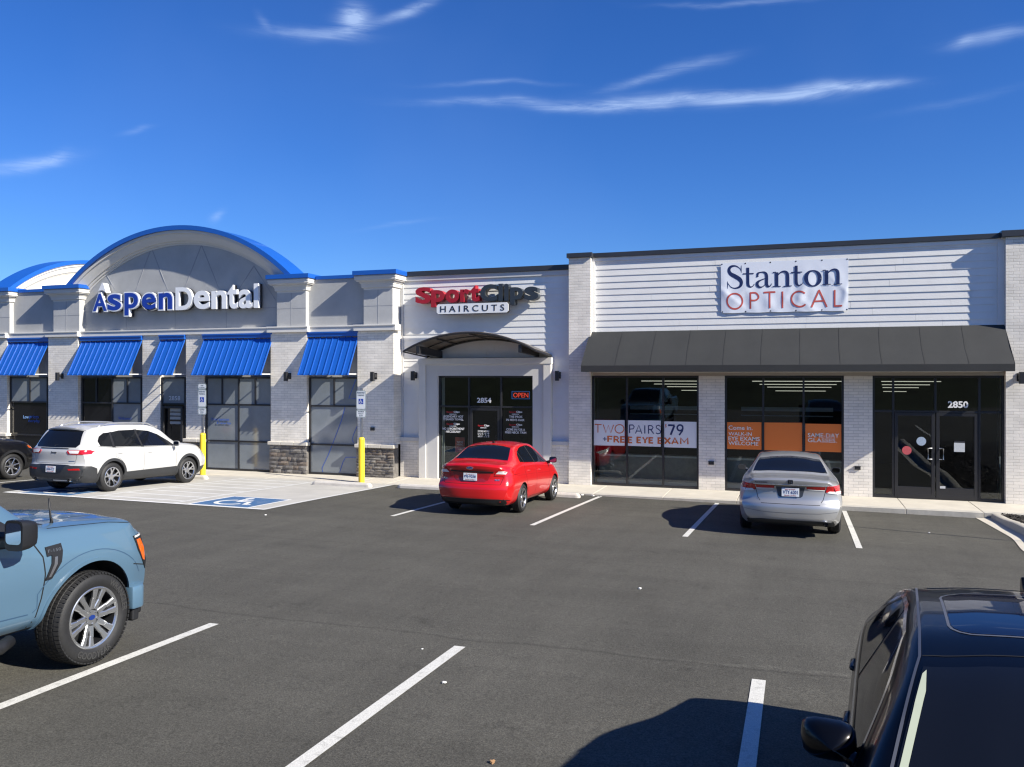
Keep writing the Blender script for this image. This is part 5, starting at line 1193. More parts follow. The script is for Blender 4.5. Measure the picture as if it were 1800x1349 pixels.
    def plate(s, view, cx, cz, wx, hz, l1, l2, tilt=0, back=.0):
        p, n = s.ray(view, cx, cz); sg = -1 if view == 'B' else 1; y = p.y + sg * (.012 + back)
        mb = MB(); mb.box(cx - wx / 2, cx + wx / 2, y - .004, y + .004, cz - hz / 2, cz + hz / 2, 0)
        o = mb.build('number_plate', [mat('plate white', (.66, .7, .74), .4)], s.root, bevel=.003)
        fr = lambda u, v, nn: (u, y - .0045 - nn, v); t = MB()
        t.text(l1, fr, cx - wx * .42, cx + wx * .42, cz - hz * .2, cz + hz * .22, .0005, .001, .012, 0); t.text(l2, fr, cx - wx * .3, cx + wx * .3, cz + hz * .27, cz + hz * .42, .0005, .001, 0, 1); t.text('North Carolina', fr, cx - wx * .34, cx + wx * .34, cz - hz * .42, cz - hz * .28, .0005, .001, 0, 1)
        t.build('lettering', [mat('plate navy', (.02, .05, .18), .5), mat('plate red', (.45, .12, .08), .5)], o); return o
def wheel(root, x, y, R, Wt, rr, style, sg, rimm):
    """hub mesh with tyre and rim; x is the wheel's middle, sg the side it faces"""
    def rev(prof, seg_=56, mi=0, mb=None):
        mb = mb or MB(); k = len(prof); vs = []
        for i in range(seg_):
            a = 2 * math.pi * i / seg_
            for r, d in prof: vs.append((x + sg * d, y + r * math.cos(a), R + r * math.sin(a)))
        mb.add(vs, [(i * k + j, ((i + 1) % seg_) * k + j, ((i + 1) % seg_) * k + j + 1, i * k + j + 1) for i in range(seg_) for j in range(k - 1)], mi); return mb
    h = Wt / 2
    hub = rev([(.0, -h * .3), (rr * .82, -h * .3), (rr * .82, h * .05), (.0, h * .05)], 32); hb = hub.build('wheel', M_DARKP, root, smooth=True, angle=30)
    big = style == 'truck'
    prof = [(rr + .004, -h * .84), (rr + .03, -h * .96), ((rr + R) / 2, -h * 1.03), (R - .035, -h * .97), (R - .012, -h * .84)]
    tread = []
    for i, d in enumerate((-.66, -.62, -.58, -.24, -.2, -.16, .16, .2, .24, .58, .62, .66)):
        tread.append((R - (.009 if i % 3 == 1 else 0), h * d))
    prof += tread + [(R - .012, h * .84), (R - .035, h * .97), ((rr + R) / 2 + .01, h * 1.03), ((rr + R) / 2 - .02, h * 1.03), (rr + .03, h * .97), (rr + .012, h * .9), (rr + .004, h * .8)]
    ty = rev(prof, 72); 
    if big:
        nb = 64
        for i in range(nb):
            a = 2 * math.pi * i / nb; c, s_ = math.cos(a), math.sin(a)
            for d0, d1, da in ((.68, .99, 0), (.27, .55, .03), (-.13, .13, 0), (-.55, -.27, .03), (-.99, -.68, 0)):
                aw = .036; r0, r1 = R - .02, R + .004; vs = []
                for rr_, sh in ((r0, 0), (r1, 0)):
                    for aa in (a + da - aw, a + da + aw):
                        for d in (d0, d1):
                            r_ = rr_ - (.012 if abs(d) > .9 and rr_ == r1 else 0); vs.append((x + sg * h * d, y + r_ * math.cos(aa), R + r_ * math.sin(aa)))
                ty.add(vs, [(0, 1, 3, 2), (4, 6, 7, 5), (0, 4, 5, 1), (2, 3, 7, 6), (0, 2, 6, 4), (1, 5, 7, 3)])
    to = ty.build('tyre', M_RUB, hb, smooth=True, angle=28)
    if big:
        t = MB()
        for word, a0, a1 in (('WRANGLER', 62, -2), ('GOODYEAR', 234, 300)):
            def fr(u, v, n, a0=a0, a1=a1):
                a = R_(a0 + (a1 - a0) * u); r = (rr + R) / 2 - .035 + v * .06 if a1 < a0 else (rr + R) / 2 + .025 - v * .06
                return (x + sg * (h * 1.035 + .0005 + n), y + r * math.cos(a), R + r * math.sin(a))
            t.text(word, fr, 0, 1, 0, 1, 0, .002, .01, 0)
        t.build('lettering', mat('raised tyre lettering', (.034, .034, .033), .7), hb)
    rim = rev([(rr + .012, h * .9), (rr + .004, h * .93), (rr - .008, h * .9), (rr - .016, h * .80)], 56)
    rev([(rr - .016, h * .80), (rr - .024, h * .2), (rr - .03, -h * .7)], 56, 1, rim)
    def spoke(a, w0, w1, r0, r1, d0, d1, mi=0, th=.02):
        c, s_ = math.cos(a), math.sin(a); vs = []
        for r, w, d in ((r0, w0, d0), (r1, w1, d1)):
            for t_, dd in ((-1, 0), (-.62, .006), (.62, .006), (1, 0), (.9, -th), (-.9, -th)):
                vs.append((x + sg * (d + dd), y + r * c - t_ * w / 2 * s_, R + r * s_ + t_ * w / 2 * c))
        rim.add(vs, [(j, (j + 1) % 6, 6 + (j + 1) % 6, 6 + j) for j in range(6)] + [tuple(range(6))[::-1], tuple(range(6, 12))], mi)
    dk = 1
    if style == 'truck':
        for i in range(6):
            a = 2 * math.pi * i / 6 + .25
            for q, e in ((-.10, .16), (.10, -.16)):
                pass
            spoke(a - .22, .056, .040, rr * .28, rr * .66, h * .66, h * .76); spoke(a + .22, .056, .040, rr * .28, rr * .66, h * .66, h * .76)
            spoke(a - .185, .040, .062, rr * .62, rr * .985, h * .76, h * .84); spoke(a + .185, .040, .062, rr * .62, rr * .985, h * .76, h * .84)
            spoke(a, .075, .05, rr * .25, rr * .94, h * .5, h * .6, dk, .03)
        for i in range(6):
            a = 2 * math.pi * i / 6 + .25 + math.pi / 6; r_ = rr * .24
            rim.tube([(x + sg * h * .5, y + r_ * math.cos(a), R + r_ * math.sin(a)), (x + sg * h * .72, y + r_ * math.cos(a), R + r_ * math.sin(a))], .012, 0, 8)
    elif style == 'y5':
        for i in range(5):
            a = 2 * math.pi * i / 5 + .3; spoke(a, .07, .05, rr * .12, rr * .55, h * .5, h * .68)
            for e in (-.26, .26):
                c0, c1 = a, a + e
                p0 = (rr * .45 * math.cos(a), rr * .45 * math.sin(a)); p1 = (rr * .98 * math.cos(c1), rr * .98 * math.sin(c1))
                l = math.hypot(p1[0] - p0[0], p1[1] - p0[1]); nx, ny = -(p1[1] - p0[1]) / l, (p1[0] - p0[0]) / l; w = .018
                vs = []
                for (px, py), d in ((p0, h * .66), (p1, h * .84)):
                    for t_, dd in ((-1, 0), (1, 0), (1, -.022), (-1, -.022)): vs.append((x + sg * (d + dd), y + px + nx * w * t_, R + py + ny * w * t_))
                rim.add(vs, [(j, (j + 1) % 4, 4 + (j + 1) % 4, 4 + j) for j in range(4)] + [(3, 2, 1, 0), (4, 5, 6, 7)])
    else:
        n = int(style); 
        for i in range(n):
            a = 2 * math.pi * i / n + .35; spoke(a, .085 if n < 7 else .05, .06 if n < 7 else .032, rr * .12, rr * .99, h * .55, h * .82)
    rim.add([(x + sg * h * .66 + 0, y + .062 * math.cos(2 * math.pi * i / 16), R + .062 * math.sin(2 * math.pi * i / 16)) for i in range(16)] + [(x + sg * h * .35, y + .085 * math.cos(2 * math.pi * i / 16), R + .085 * math.sin(2 * math.pi * i / 16)) for i in range(16)],
            [tuple(range(16))] + [(i, (i + 1) % 16, 16 + (i + 1) % 16, 16 + i) for i in range(16)])
    rim.build('rim', [rimm, M_DARKP], hb, smooth=True, angle=25)
    if big:
        m = MB(); m.add([(x + sg * (h * .66 + .006), y + .034 * math.cos(2 * math.pi * i / 20), R + .022 * math.sin(2 * math.pi * i / 20)) for i in range(20)], [tuple(range(20))]); m.build('centre_cap', mat('badge navy', (.01, .03, .16), .3), hb)
def mirror(car, sg, x0, y, z, m, w=.2, h=.14, d=.1, tilt=0):
    """door mirror: shaped shell on a stalk, glass on its rear face"""
    mb = MB(); n, k = 14, 8; vs = []
    for j in range(k + 1):
        t = j / k; f = [1, 1.0, .98, .94, .86, .74, .56, .32, .02][j]
        for i in range(n):
            a = 2 * math.pi * i / n; ca, sa = math.cos(a), math.sin(a); e = .55
            u = math.copysign(abs(ca) ** e, ca) * w / 2 * f; v = math.copysign(abs(sa) ** e, sa) * h / 2 * f
            vs.append((sg * (x0 + w / 2) + u - sg * .02 * t, y + d * t, z + v + .01 * u * sg))
    mb.add(vs, [(j * n + i, j * n + (i + 1) % n, (j + 1) * n + (i + 1) % n, (j + 1) * n + i) for j in range(k) for i in range(n)] + [tuple(range(n))[::-1]])
    mb.tube([(sg * (x0 + .05), y + d * .4, z - h * .2), (sg * (x0 - .07), y + d * .6, z - h * .55)], [.03, .04], 0, 8)
    o = mb.build('door_mirror', m, car.root, smooth=True, angle=50)
    g = MB(); g.add([(sg * (x0 + w / 2) + math.copysign(abs(math.cos(2 * math.pi * i / 16)) ** .55, math.cos(2 * math.pi * i / 16)) * w * .43, y - .003, z + math.copysign(abs(math.sin(2 * math.pi * i / 16)) ** .55, math.sin(2 * math.pi * i / 16)) * h * .41) for i in range(16)], [tuple(range(16))])
    g.build('mirror_glass', mat('mirror glass dark', (.25, .26, .28), .05, metal=1.0), o); return o
def handle(car, y, z, m, sides=('R',), l=.17):
    for sd in sides:
        p, n = car.ray(sd, y, z); sg = 1 if sd == 'R' else -1; mb = MB()
        mb.tube([(p.x - sg * .01, y - l / 2, z), (p.x + sg * .008, y - l / 2 + .03, z), (p.x + sg * .010, y + l / 2 - .03, z), (p.x - sg * .01, y + l / 2, z)], [.012, .016, .016, .012], 0, 8); mb.build('door_handle', m, car.root, smooth=True)
def rrect(cx, cz, w, h, r, n=4):
    o = []
    for sx, sz, a0 in ((1, -1, -90), (1, 1, 0), (-1, 1, 90), (-1, -1, 180)):
        for i in range(n + 1): a = R_(a0 + 90 * i / n); o.append((cx + sx * (w / 2 - r) + r * math.cos(a), cz + sz * (h / 2 - r) + r * math.sin(a)))
    return o
def annulus(cy, cz, r0, r1, a0, a1, n=28):
    return [(cy + r1 * math.cos(R_(a0 + (a1 - a0) * i / n)), cz + r1 * math.sin(R_(a0 + (a1 - a0) * i / n))) for i in range(n + 1)] + [(cy + r0 * math.cos(R_(a1 + (a0 - a1) * i / n)), cz + r0 * math.sin(R_(a1 + (a0 - a1) * i / n))) for i in range(n + 1)]
def place(x, y, L, axles, yaw=0, dz=0):
    """root location and tilt so that the wheels stand on the sloping lot"""
    f, r = y + (axles[1] - L / 2), y + (axles[0] - L / 2); zf, zr = G(x, f), G(x, r); s = (zf - zr) / (f - r)
    sx = (G(x + .8, y) - G(x - .8, y)) / 1.6
    return (x, y, (zf + zr) / 2 - s * ((axles[0] + axles[1]) / 2 - L / 2) + dz + .006), (math.atan(s), -math.atan(sx), yaw)

# --- white SUV and the dark one beside it
SUV = dict(L=4.62, W=1.86, R=.355, Ra=.405, axles=(.97, 3.67), plan=(.17, 3.4, .6), planf=(.24, 2.6, .8),
    c=dict(zb=[(0, .30), (.3, .24), (4.2, .22), (4.62, .28)], ws=[(0, .78), (.3, .86), (4.2, .86), (4.62, .72)], wm=[(0, .86), (.35, .925), (4.1, .925), (4.62, .84)], zm=[(0, .62), (.6, .66), (4, .64), (4.62, .62)],
           wb=[(0, .80), (.3, .875), (3.3, .885), (4.1, .84), (4.62, .70)], zs=[(0, 1.02), (.5, 1.07), (2.0, 1.05), (3.3, 1.03), (4.2, .98), (4.62, .80)], zt=[(0, 1.10), (.06, 1.17), (.42, 1.56), (.62, 1.62), (1.5, 1.68), (2.3, 1.665), (2.75, 1.56), (3.38, 1.19), (3.5, 1.165), (4.15, 1.095), (4.42, 1.04), (4.56, .95), (4.62, .86)],
           wt=[(0, .70), (.35, .66), (.7, .65), (2.3, .63), (2.9, .64), (3.35, .70), (3.6, .74), (4.3, .70), (4.62, .6)], cr=[(0, .03), (.5, .05), (2.5, .05), (3.4, .05), (4.62, .04)], rs=[(0, .10), (1, .06), (3.3, .06), (4.62, .12)], rt=[(0, .1), (.5, .12), (3, .1), (3.5, .12), (4.62, .1)]),
    rear=[(.2, .10), (.30, .04), (.42, .0), (.62, .0), (.68, .045), (.76, .06), (.98, .035), (1.06, .05), (1.2, .06), (1.7, .06)], front=[(.2, .12), (.4, .02), (.6, 0), (.85, .05), (1.1, .2)])
def build_suv(name, label, x, y, paintm, style, white, front_only=False, yaw=0):
    loc, rot = place(x, y, SUV['L'], SUV['axles'], yaw)
    c = Car(SUV, name, label, 'suv', loc, rot, paintm); L2_ = SUV['L'] / 2; Y = lambda v: v - L2_
    cl = M_CLAD if white else M_DARKP
    # lower cladding: sills, arches, bumper
    c.decal('side_cladding', [(Y(1.30), .26), (Y(3.30), .26), (Y(3.26), .47), (Y(3.2), .50), (Y(1.42), .46), (Y(1.36), .44)], 'S', cl, .012, sides=('R', 'L'))
    for ya in SUV['axles']: c.decal('arch_trim', annulus(Y(ya), .355, .40, .468, -14, 194), 'S', cl, .016, sides=('R', 'L'), step=.06)
    c.decal('front_bumper', [(Y(4.05), .24), (Y(4.6), .28), (Y(4.6), .46), (Y(4.12), .44)], 'S', cl, .012, sides=('R', 'L'))
    # side glass
    c.decal('side_window', [(Y(.60), 1.13), (Y(.98), 1.10), (Y(.98), 1.45), (Y(.80), 1.44), (Y(.64), 1.36), (Y(.56), 1.25)], 'S', M_CARG, .003, sides=('R', 'L'))
    c.decal('side_window', [(Y(1.04), 1.10), (Y(1.92), 1.085), (Y(1.82), 1.505), (Y(1.30), 1.495), (Y(1.04), 1.455)], 'S', M_CARG, .003, sides=('R', 'L'))
    c.decal('side_window', [(Y(1.98), 1.085), (Y(3.02), 1.07), (Y(3.12), 1.08), (Y(2.95), 1.20), (Y(2.62), 1.37), (Y(2.3), 1.47), (Y(1.88), 1.505)], 'S', M_CARG, .003, sides=('R', 'L'))
    c.seams([[(Y(.54), 1.12), (Y(1.0), 1.085), (Y(2.0), 1.07), (Y(3.14), 1.055)]], 'S', w=.012, m=M_DARKP, sides=('R', 'L'), name='window_trim')
    for a in ([(Y(.96), 1.09), (Y(1.06), 1.085), (Y(1.06), 1.47), (Y(.96), 1.45)], [(Y(1.90), 1.08), (Y(2.0), 1.075), (Y(1.90), 1.515), (Y(1.80), 1.51)]): c.decal('window_pillar', a, 'S', M_DARKP, .002, sides=('R', 'L'))
    c.decal('windscreen', [(-.66, Y(3.42)), (.66, Y(3.42)), (.60, Y(2.74)), (-.60, Y(2.74))], 'T', M_CARG, .004)
    c.seams([[(Y(1.99), 1.06), (Y(2.0), .5), (Y(1.98), .28)], [(Y(1.06), 1.08), (Y(1.06), .86), (Y(1.22), .78), (Y(1.34), .66), (Y(1.42), .45)], [(Y(3.14), 1.05), (Y(3.17), .8), (Y(3.17), .3)]], 'S', sides=('R', 'L'))
    c.wheels(style, rimr=.235, Wt=.225)
    handle(c, Y(2.2), .93, paintm, ('R', 'L')); handle(c, Y(1.2), .945, paintm, ('R', 'L'))
    for sg in (1, -1): mirror(c, sg, .93, Y(3.0), 1.12, paintm if white else M_DARKP, .2, .15, .1)
    c.decal('headlamp', [(Y(4.18), .93), (Y(4.5), .86), (Y(4.52), .80), (Y(4.25), .85)], 'S', M_TAILW if white else M_AMB, .006, sides=('R', 'L'))
    if not front_only:
        c.decal('rear_window', [(-.60, 1.10), (.60, 1.10), (.655, 1.18), (.60, 1.34), (.545, 1.50), (-.545, 1.50), (-.60, 1.34), (-.655, 1.18)], 'B', M_CARG, .006)
        c.decal('spoiler_lamp', [(-.16, 1.53), (.16, 1.53), (.15, 1.55), (-.15, 1.55)], 'B', mat('dark red lens', (.16, .01, .01), .2), .014)
        mb = MB(); v = []
        for i in range(13):
            u = -1 + 2 * i / 12; xx = .60 * u; yy = Y(.30) + .10 * abs(u) ** 3
            v += [(xx, yy + .34, 1.60 - .045 * abs(u) ** 3), (xx, yy, 1.565 - .05 * abs(u) ** 3), (xx, yy + .01, 1.53 - .05 * abs(u) ** 3), (xx, yy + .2, 1.52 - .05 * abs(u) ** 3)]
        mb.add(v, [(i * 4 + j, i * 4 + (j + 1) % 4, (i + 1) * 4 + (j + 1) % 4, (i + 1) * 4 + j) for i in range(12) for j in range(4)] + [(0, 1, 2, 3), (51, 50, 49, 48)]); mb.build('roof_spoiler', paintm, c.root, smooth=True, angle=35)
        rb = [(-.92, .28), (.92, .28), (.94, .60), (.90, .66), (.55, .66), (.44, .68), (-.44, .68), (-.55, .66), (-.90, .66), (-.94, .60)]
        c.decal('rear_bumper', rb, 'B', cl, .016, step=.06)
        c.decal('rear_bumper', [(Y(.02), .28), (Y(.50), .26), (Y(.50), .45), (Y(.46), .60), (Y(.30), .66), (Y(.02), .665)], 'S', cl, .0165, sides=('R', 'L'), step=.05)
        c.decal('plate_recess', [(-.40, .68), (-.28, .50), (-.2, .475), (.2, .475), (.28, .50), (.40, .68)], 'B', mat('recess navy black', (.012, .015, .022), .4), .020)
        for s_ in (1, -1):
            c.decal('tail_lamp', [(s_ * .42, 1.035), (s_ * .40, 1.0), (s_ * .45, .945), (s_ * .80, .94), (s_ * .90, .955), (s_ * .91, .985), (s_ * .85, 1.045)][::s_], 'B', M_TAILR, .012, step=.04)
            c.decal('lamp_insert', [(s_ * .44, 1.025), (s_ * .49, .965), (s_ * .70, .965), (s_ * .72, 1.03)][::s_], 'B', M_TAILW, .0145, step=.05)
            c.decal('reflector', [(s_ * .48, .595), (s_ * .50, .56), (s_ * .78, .57), (s_ * .76, .605)][::s_], 'B', M_TAILR, .019)
            mb = MB(); p, n = c.ray('B', s_ * .52, .36); mb.tube([(s_ * .52, p.y - .03, .325), (s_ * .52, p.y + .15, .325)], .042, 0, 14, close=False); mb.tube([(s_ * .52, p.y - .02, .325), (s_ * .52, p.y + .01, .325)], .032, 1, 14); mb.build('exhaust_tip', [M_CHROME, M_BLK], c.root, smooth=True, angle=40)
        c.seams([[(-.60, .72), (-.66, .9), (-.64, .94)], [(.60, .72), (.66, .9), (.64, .94)], [(-.60, .715), (.60, .715)]], 'B')
        c.decal('lamp_bar', [(-.44, 1.065), (.44, 1.065), (.42, 1.085), (-.42, 1.085)], 'B', M_DARKP, .008)
        c.plate('B', -.02, .575, .30, .15, 'LKM-4127', 'FIRST IN FLIGHT', back=.01)
        c.lettering('Jeep', 'B', -.09, .09, .945, 1.0, mat('badge grey', (.12, .12, .13), .3, metal=.7), off=.003, offset=.02)
        c.decal('badge', [(.44, .765), (.60, .768), (.60, .785), (.44, .782)], 'B', mat('badge blue grey', (.05, .09, .18), .4), .004)
        mb = MB(); p, n = c.ray('B', .0, 1.14); mb.tube([(-.02, p.y - .01, 1.13), (.0, p.y + .01, 1.15), (.30, p.y + .035, 1.17)], [.014, .012, .006], 0, 6); mb.build('rear_wiper', M_DARKP, c.root)
    # roof rails
    for s_ in (1, -1):
        mb = MB(); pts = []
        for i in range(19):
            t = i / 18; yy = Y(.72 + 2.0 * t); p, n = c.ray('T', s_ * .60, yy); lift = .055 * min(1, 6 * t, 6 * (1 - t)); pts.append((s_ * .60, yy, p.z + lift))
        mb.tube(pts, [.014] + [.018] * 17 + [.014], 0, 8); mb.build('roof_rail', mat('satin rail', (.6, .61, .62), .3, metal=.8) if white else M_DARKP, c.root, smooth=True)
    return c
M_WP = paint('white car paint', (.47, .47, .46), rough=.4)
suv = build_suv('white_suv', 'white SUV with dark grey lower cladding parked by the wheelchair bay, nose to the shops', -16.93, 17.41, M_WP, 'y5', True)
build_suv('black_suv', 'black SUV cut off by the left edge of the photo, only its front quarter showing', -21.62, 15.86, paint('black car paint', (.003, .003, .004), coat=.5, spec=.2), '7', False, front_only=True)

# --- red sedan
RED = dict(L=4.41, W=1.72, R=.305, Ra=.345, axles=(1.05, 3.54), plan=(.22, 2.8, .6), planf=(.36, 2.4, .9),
    c=dict(zb=[(0, .28), (.3, .2), (4.0, .19), (4.41, .24)], ws=[(0, .70), (.3, .79), (4.0, .79), (4.41, .62)], wm=[(0, .79), (.4, .86), (3.9, .855), (4.41, .74)], zm=[(0, .60), (.6, .62), (4, .58), (4.41, .52)],
           wb=[(0, .70), (.35, .79), (1.0, .81), (3.2, .80), (4.0, .74), (4.41, .58)], zs=[(0, .93), (.4, 1.0), (1.0, 1.03), (2.0, .98), (3.2, .90), (4.0, .78), (4.41, .58)], zt=[(0, 1.035), (.05, 1.075), (.35, 1.10), (.5, 1.115), (.62, 1.15), (1.20, 1.415), (1.45, 1.455), (1.9, 1.475), (2.35, 1.455), (2.7, 1.36), (3.38, 1.02), (3.5, .98), (4.0, .86), (4.3, .72), (4.41, .62)],
           wt=[(0, .60), (.5, .64), (.65, .63), (1.2, .545), (1.5, .53), (2.3, .53), (2.8, .56), (3.35, .64), (3.6, .66), (4.2, .56), (4.41, .48)], cr=[(0, .03), (.6, .035), (1.3, .05), (2.5, .05), (3.5, .05), (4.41, .04)], rs=[(0, .07), (.6, .05), (1.2, .04), (3.3, .04), (4.41, .08)], rt=[(0, .04), (.6, .05), (1.3, .09), (2.6, .12), (3.5, .1), (4.41, .1)]),
    rear=[(.15, .12), (.28, .05), (.40, .01), (.56, .0), (.62, .02), (.70, .075), (.88, .085), (.98, .045), (1.04, .035), (1.12, .05), (1.5, .05)], front=[(.2, .12), (.4, .0), (.6, .04), (.85, .15), (1.1, .3)])
def build_red():
    loc, rot = place(-6.42, 18.02, RED['L'], RED['axles'], R_(.5)); loc = (loc[0], loc[1], loc[2])
    pm = paint('red car paint', (.50, .006, .008), rough=.3, coat=.8); c = Car(RED, 'red_sedan', 'shiny red compact sedan parked nose in, in front of the hair salon door', 'car', loc, rot, pm); Y = lambda v: v - 2.205
    c.decal('window_pillar', [(Y(1.95), 1.015), (Y(2.05), 1.01), (Y(1.94), 1.39), (Y(1.84), 1.39)], 'S', M_DARKP, .002, sides=('R', 'L'))
    c.decal('window_pillar', [(Y(1.185), 1.06), (Y(1.25), 1.055), (Y(1.25), 1.30), (Y(1.185), 1.275)], 'S', M_DARKP, .002, sides=('R', 'L'))
    c.decal('side_window', [(Y(.98), 1.08), (Y(1.20), 1.065), (Y(1.20), 1.27), (Y(1.10), 1.22)], 'S', M_CARG, .003, sides=('R', 'L'), step=.04)
    c.decal('side_window', [(Y(1.235), 1.063), (Y(1.97), 1.02), (Y(1.86), 1.385), (Y(1.6), 1.375), (Y(1.4), 1.34), (Y(1.235), 1.285)], 'S', M_CARG, .003, sides=('R', 'L'))
    c.decal('side_window', [(Y(2.03), 1.018), (Y(2.95), .965), (Y(3.07), .965), (Y(2.9), 1.07), (Y(2.6), 1.235), (Y(2.3), 1.345), (Y(2.1), 1.385), (Y(1.92), 1.388)], 'S', M_CARG, .003, sides=('R', 'L'))
    c.decal('windscreen', [(-.60, Y(3.38)), (.60, Y(3.38)), (.50, Y(2.62)), (-.50, Y(2.62))], 'T', M_CARG, .004)
    c.decal('rear_window', [(-.60, Y(.64)), (0, Y(.61)), (.60, Y(.64)), (.56, Y(.84)), (.48, Y(1.17)), (0, Y(1.21)), (-.48, Y(1.17)), (-.56, Y(.84))], 'T', M_CARG, .005)
    c.seams([[(Y(1.99), 1.0), (Y(2.02), .7), (Y(2.0), .3), (Y(1.6), .285)], [(Y(1.12), 1.04), (Y(1.18), .85), (Y(1.3), .62), (Y(1.44), .42), (Y(1.5), .285)], [(Y(3.06), .93), (Y(3.1), .6), (Y(3.02), .285), (Y(2.0), .283)]], 'S', sides=('R', 'L'))
    c.seam([(Y(.6), .82), (Y(1.5), .80), (Y(2.6), .75), (Y(3.5), .73)], 'S', w=.016, m=paint('dark red crease', (.42, .008, .01)), sides=('R', 'L'), name='crease_shade')  # darker red strip paints the shade along the side fold
    c.seams([[(-.62, .66), (-.665, .80), (-.58, .93), (-.60, 1.02)], [(.62, .66), (.665, .80), (.58, .93), (.60, 1.02)], [(-.62, .655), (.62, .655)]], 'B', w=.009)
    c.decal('plate_recess', [(-.44, .90), (-.36, .74), (-.28, .70), (.28, .70), (.36, .74), (.44, .90)], 'B', paint('deep red', (.30, .006, .008)), .002)
    c.decal('trunk_trim', [(-.48, .90), (.48, .90), (.47, .922), (-.47, .922)], 'B', M_DARKP, .014)
    c.decal('bumper_valance', [(-.84, .22), (.84, .22), (.80, .335), (.6, .36), (-.6, .36), (-.80, .335)], 'B', M_DARKP, .012, step=.06)
    for s_ in (1, -1):
        c.decal('tail_lamp', [(s_ * .49, .83), (s_ * .70, .82), (s_ * .83, .85), (s_ * .845, .92), (s_ * .80, .985), (s_ * .70, .995), (s_ * .56, .95), (s_ * .50, .89)][::s_], 'B', M_TAILR, .010, step=.04)
        c.decal('lamp_insert', [(s_ * .515, .875), (s_ * .71, .87), (s_ * .725, .915), (s_ * .68, .94), (s_ * .57, .93)][::s_], 'B', M_TAILW, .013, step=.04)
        mirror(c, s_, .84, Y(3.0), 1.02, M_DARKP if s_ == 1 else pm, .19, .14, .09)
    c.plate('B', -.02, .80, .30, .155, 'PFJ-9258', 'NC', back=.012)
    mb = MB(); p, n = c.ray('B', -.02, .99); e = [(-.02 + .075 * math.cos(2 * math.pi * i / 24), p.y - .012, .985 + .031 * math.sin(2 * math.pi * i / 24)) for i in range(24)]
    mb.prism([(a, z) for a, _, z in e], 'y', p.y - .012, p.y + .03, 0); mb.prism([(-.02 + (a + .02) * .88, .985 + (z - .985) * .8) for a, _, z in e], 'y', p.y - .015, p.y, 1)
    mb.text('Ford', lambda u, v, n_: (u, p.y - .016 - n_, v), -.065, .025, .97, 1.0, 0, .002, .0, 0, shear=.3); mb.build('badge', [M_CHROME, mat('badge navy', (.01, .03, .16), .3)], c.root)
    for a, b, t in ((-.66, -.56, 'FLEX'), (.50, .60, 'SE')): c.lettering(t, 'B', a, b, .735, .765, M_CHROME, off=.004)
    c.wheels('y5', rimr=.205, Wt=.2)
    handle(c, Y(2.2), .845, pm, ('R', 'L')); handle(c, Y(1.42), .875, pm, ('R', 'L'))
    mb = MB(); p, n = c.ray('T', 0, Y(1.42)); mb.prism([(Y(1.38), p.z - .02), (Y(1.36), p.z + .05), (Y(1.40), p.z + .045), (Y(1.52), p.z - .0)], 'x', -.02, .02); mb.build('roof_aerial', M_DARKP, c.root, bevel=.006)
    c.decal('headlamp', [(Y(3.72), .78), (Y(4.22), .66), (Y(4.2), .60), (Y(3.9), .66)], 'S', M_TAILW, .006, sides=('R', 'L'))
build_red()

# --- silver sedan
SIL = dict(L=4.93, W=1.85, R=.325, Ra=.365, axles=(1.12, 3.92), plan=(.22, 3.0, .6), planf=(.36, 2.4, .9),
    c=dict(zb=[(0, .28), (.3, .2), (4.5, .19), (4.93, .24)], ws=[(0, .77), (.3, .85), (4.5, .85), (4.93, .66)], wm=[(0, .86), (.4, .92), (4.4, .915), (4.93, .8)], zm=[(0, .60), (.6, .62), (4.4, .58), (4.93, .52)],
           wb=[(0, .76), (.4, .84), (1.1, .86), (3.7, .85), (4.5, .80), (4.93, .62)], zs=[(0, .91), (.5, .98), (1.1, 1.01), (2.2, .97), (3.7, .90), (4.5, .80), (4.93, .60)], zt=[(0, 1.03), (.05, 1.065), (.5, 1.095), (.72, 1.115), (.84, 1.15), (1.42, 1.40), (1.7, 1.45), (2.1, 1.475), (2.6, 1.455), (3.0, 1.36), (3.75, 1.03), (3.9, .99), (4.5, .87), (4.8, .74), (4.93, .64)],
           wt=[(0, .66), (.7, .70), (.85, .685), (1.4, .60), (1.8, .575), (2.6, .57), (3.1, .60), (3.7, .69), (4.0, .70), (4.7, .60), (4.93, .50)], cr=[(0, .03), (.8, .035), (1.5, .05), (2.8, .05), (3.9, .05), (4.93, .04)], rs=[(0, .07), (.7, .05), (1.3, .04), (3.7, .04), (4.93, .08)], rt=[(0, .04), (.8, .05), (1.5, .09), (2.9, .12), (3.9, .1), (4.93, .1)]),
    rear=[(.15, .12), (.28, .06), (.36, .015), (.52, .0), (.60, .01), (.67, .07), (.86, .085), (.93, .05), (1.03, .025), (1.1, .04), (1.5, .04)], front=[(.2, .12), (.4, .0), (.6, .04), (.85, .15), (1.1, .3)])
def hbadge(c, view, cx, cz, s):
    p, n = c.ray(view, cx, cz); y = p.y - .006; mb = MB(); mb.prism(rrect(cx, cz, s * 1.25, s, s * .25), 'y', y - .003, y + .03, 0)
    mb.prism(rrect(cx, cz, s * 1.08, s * .84, s * .2), 'y', y - .006, y, 1)
    for q in (-1, 1): mb.prism([(cx + q * s * .42, cz + s * .36), (cx + q * s * .30, cz - s * .36), (cx + q * s * .14, cz - s * .36), (cx + q * s * .24, cz + s * .36)], 'y', y - .012, y - .005, 0)
    mb.box(cx - s * .24, cx + s * .24, y - .0115, y - .005, cz - s * .10, cz + s * .06, 0); mb.build('badge', [M_CHROME, M_DARKP], c.root)
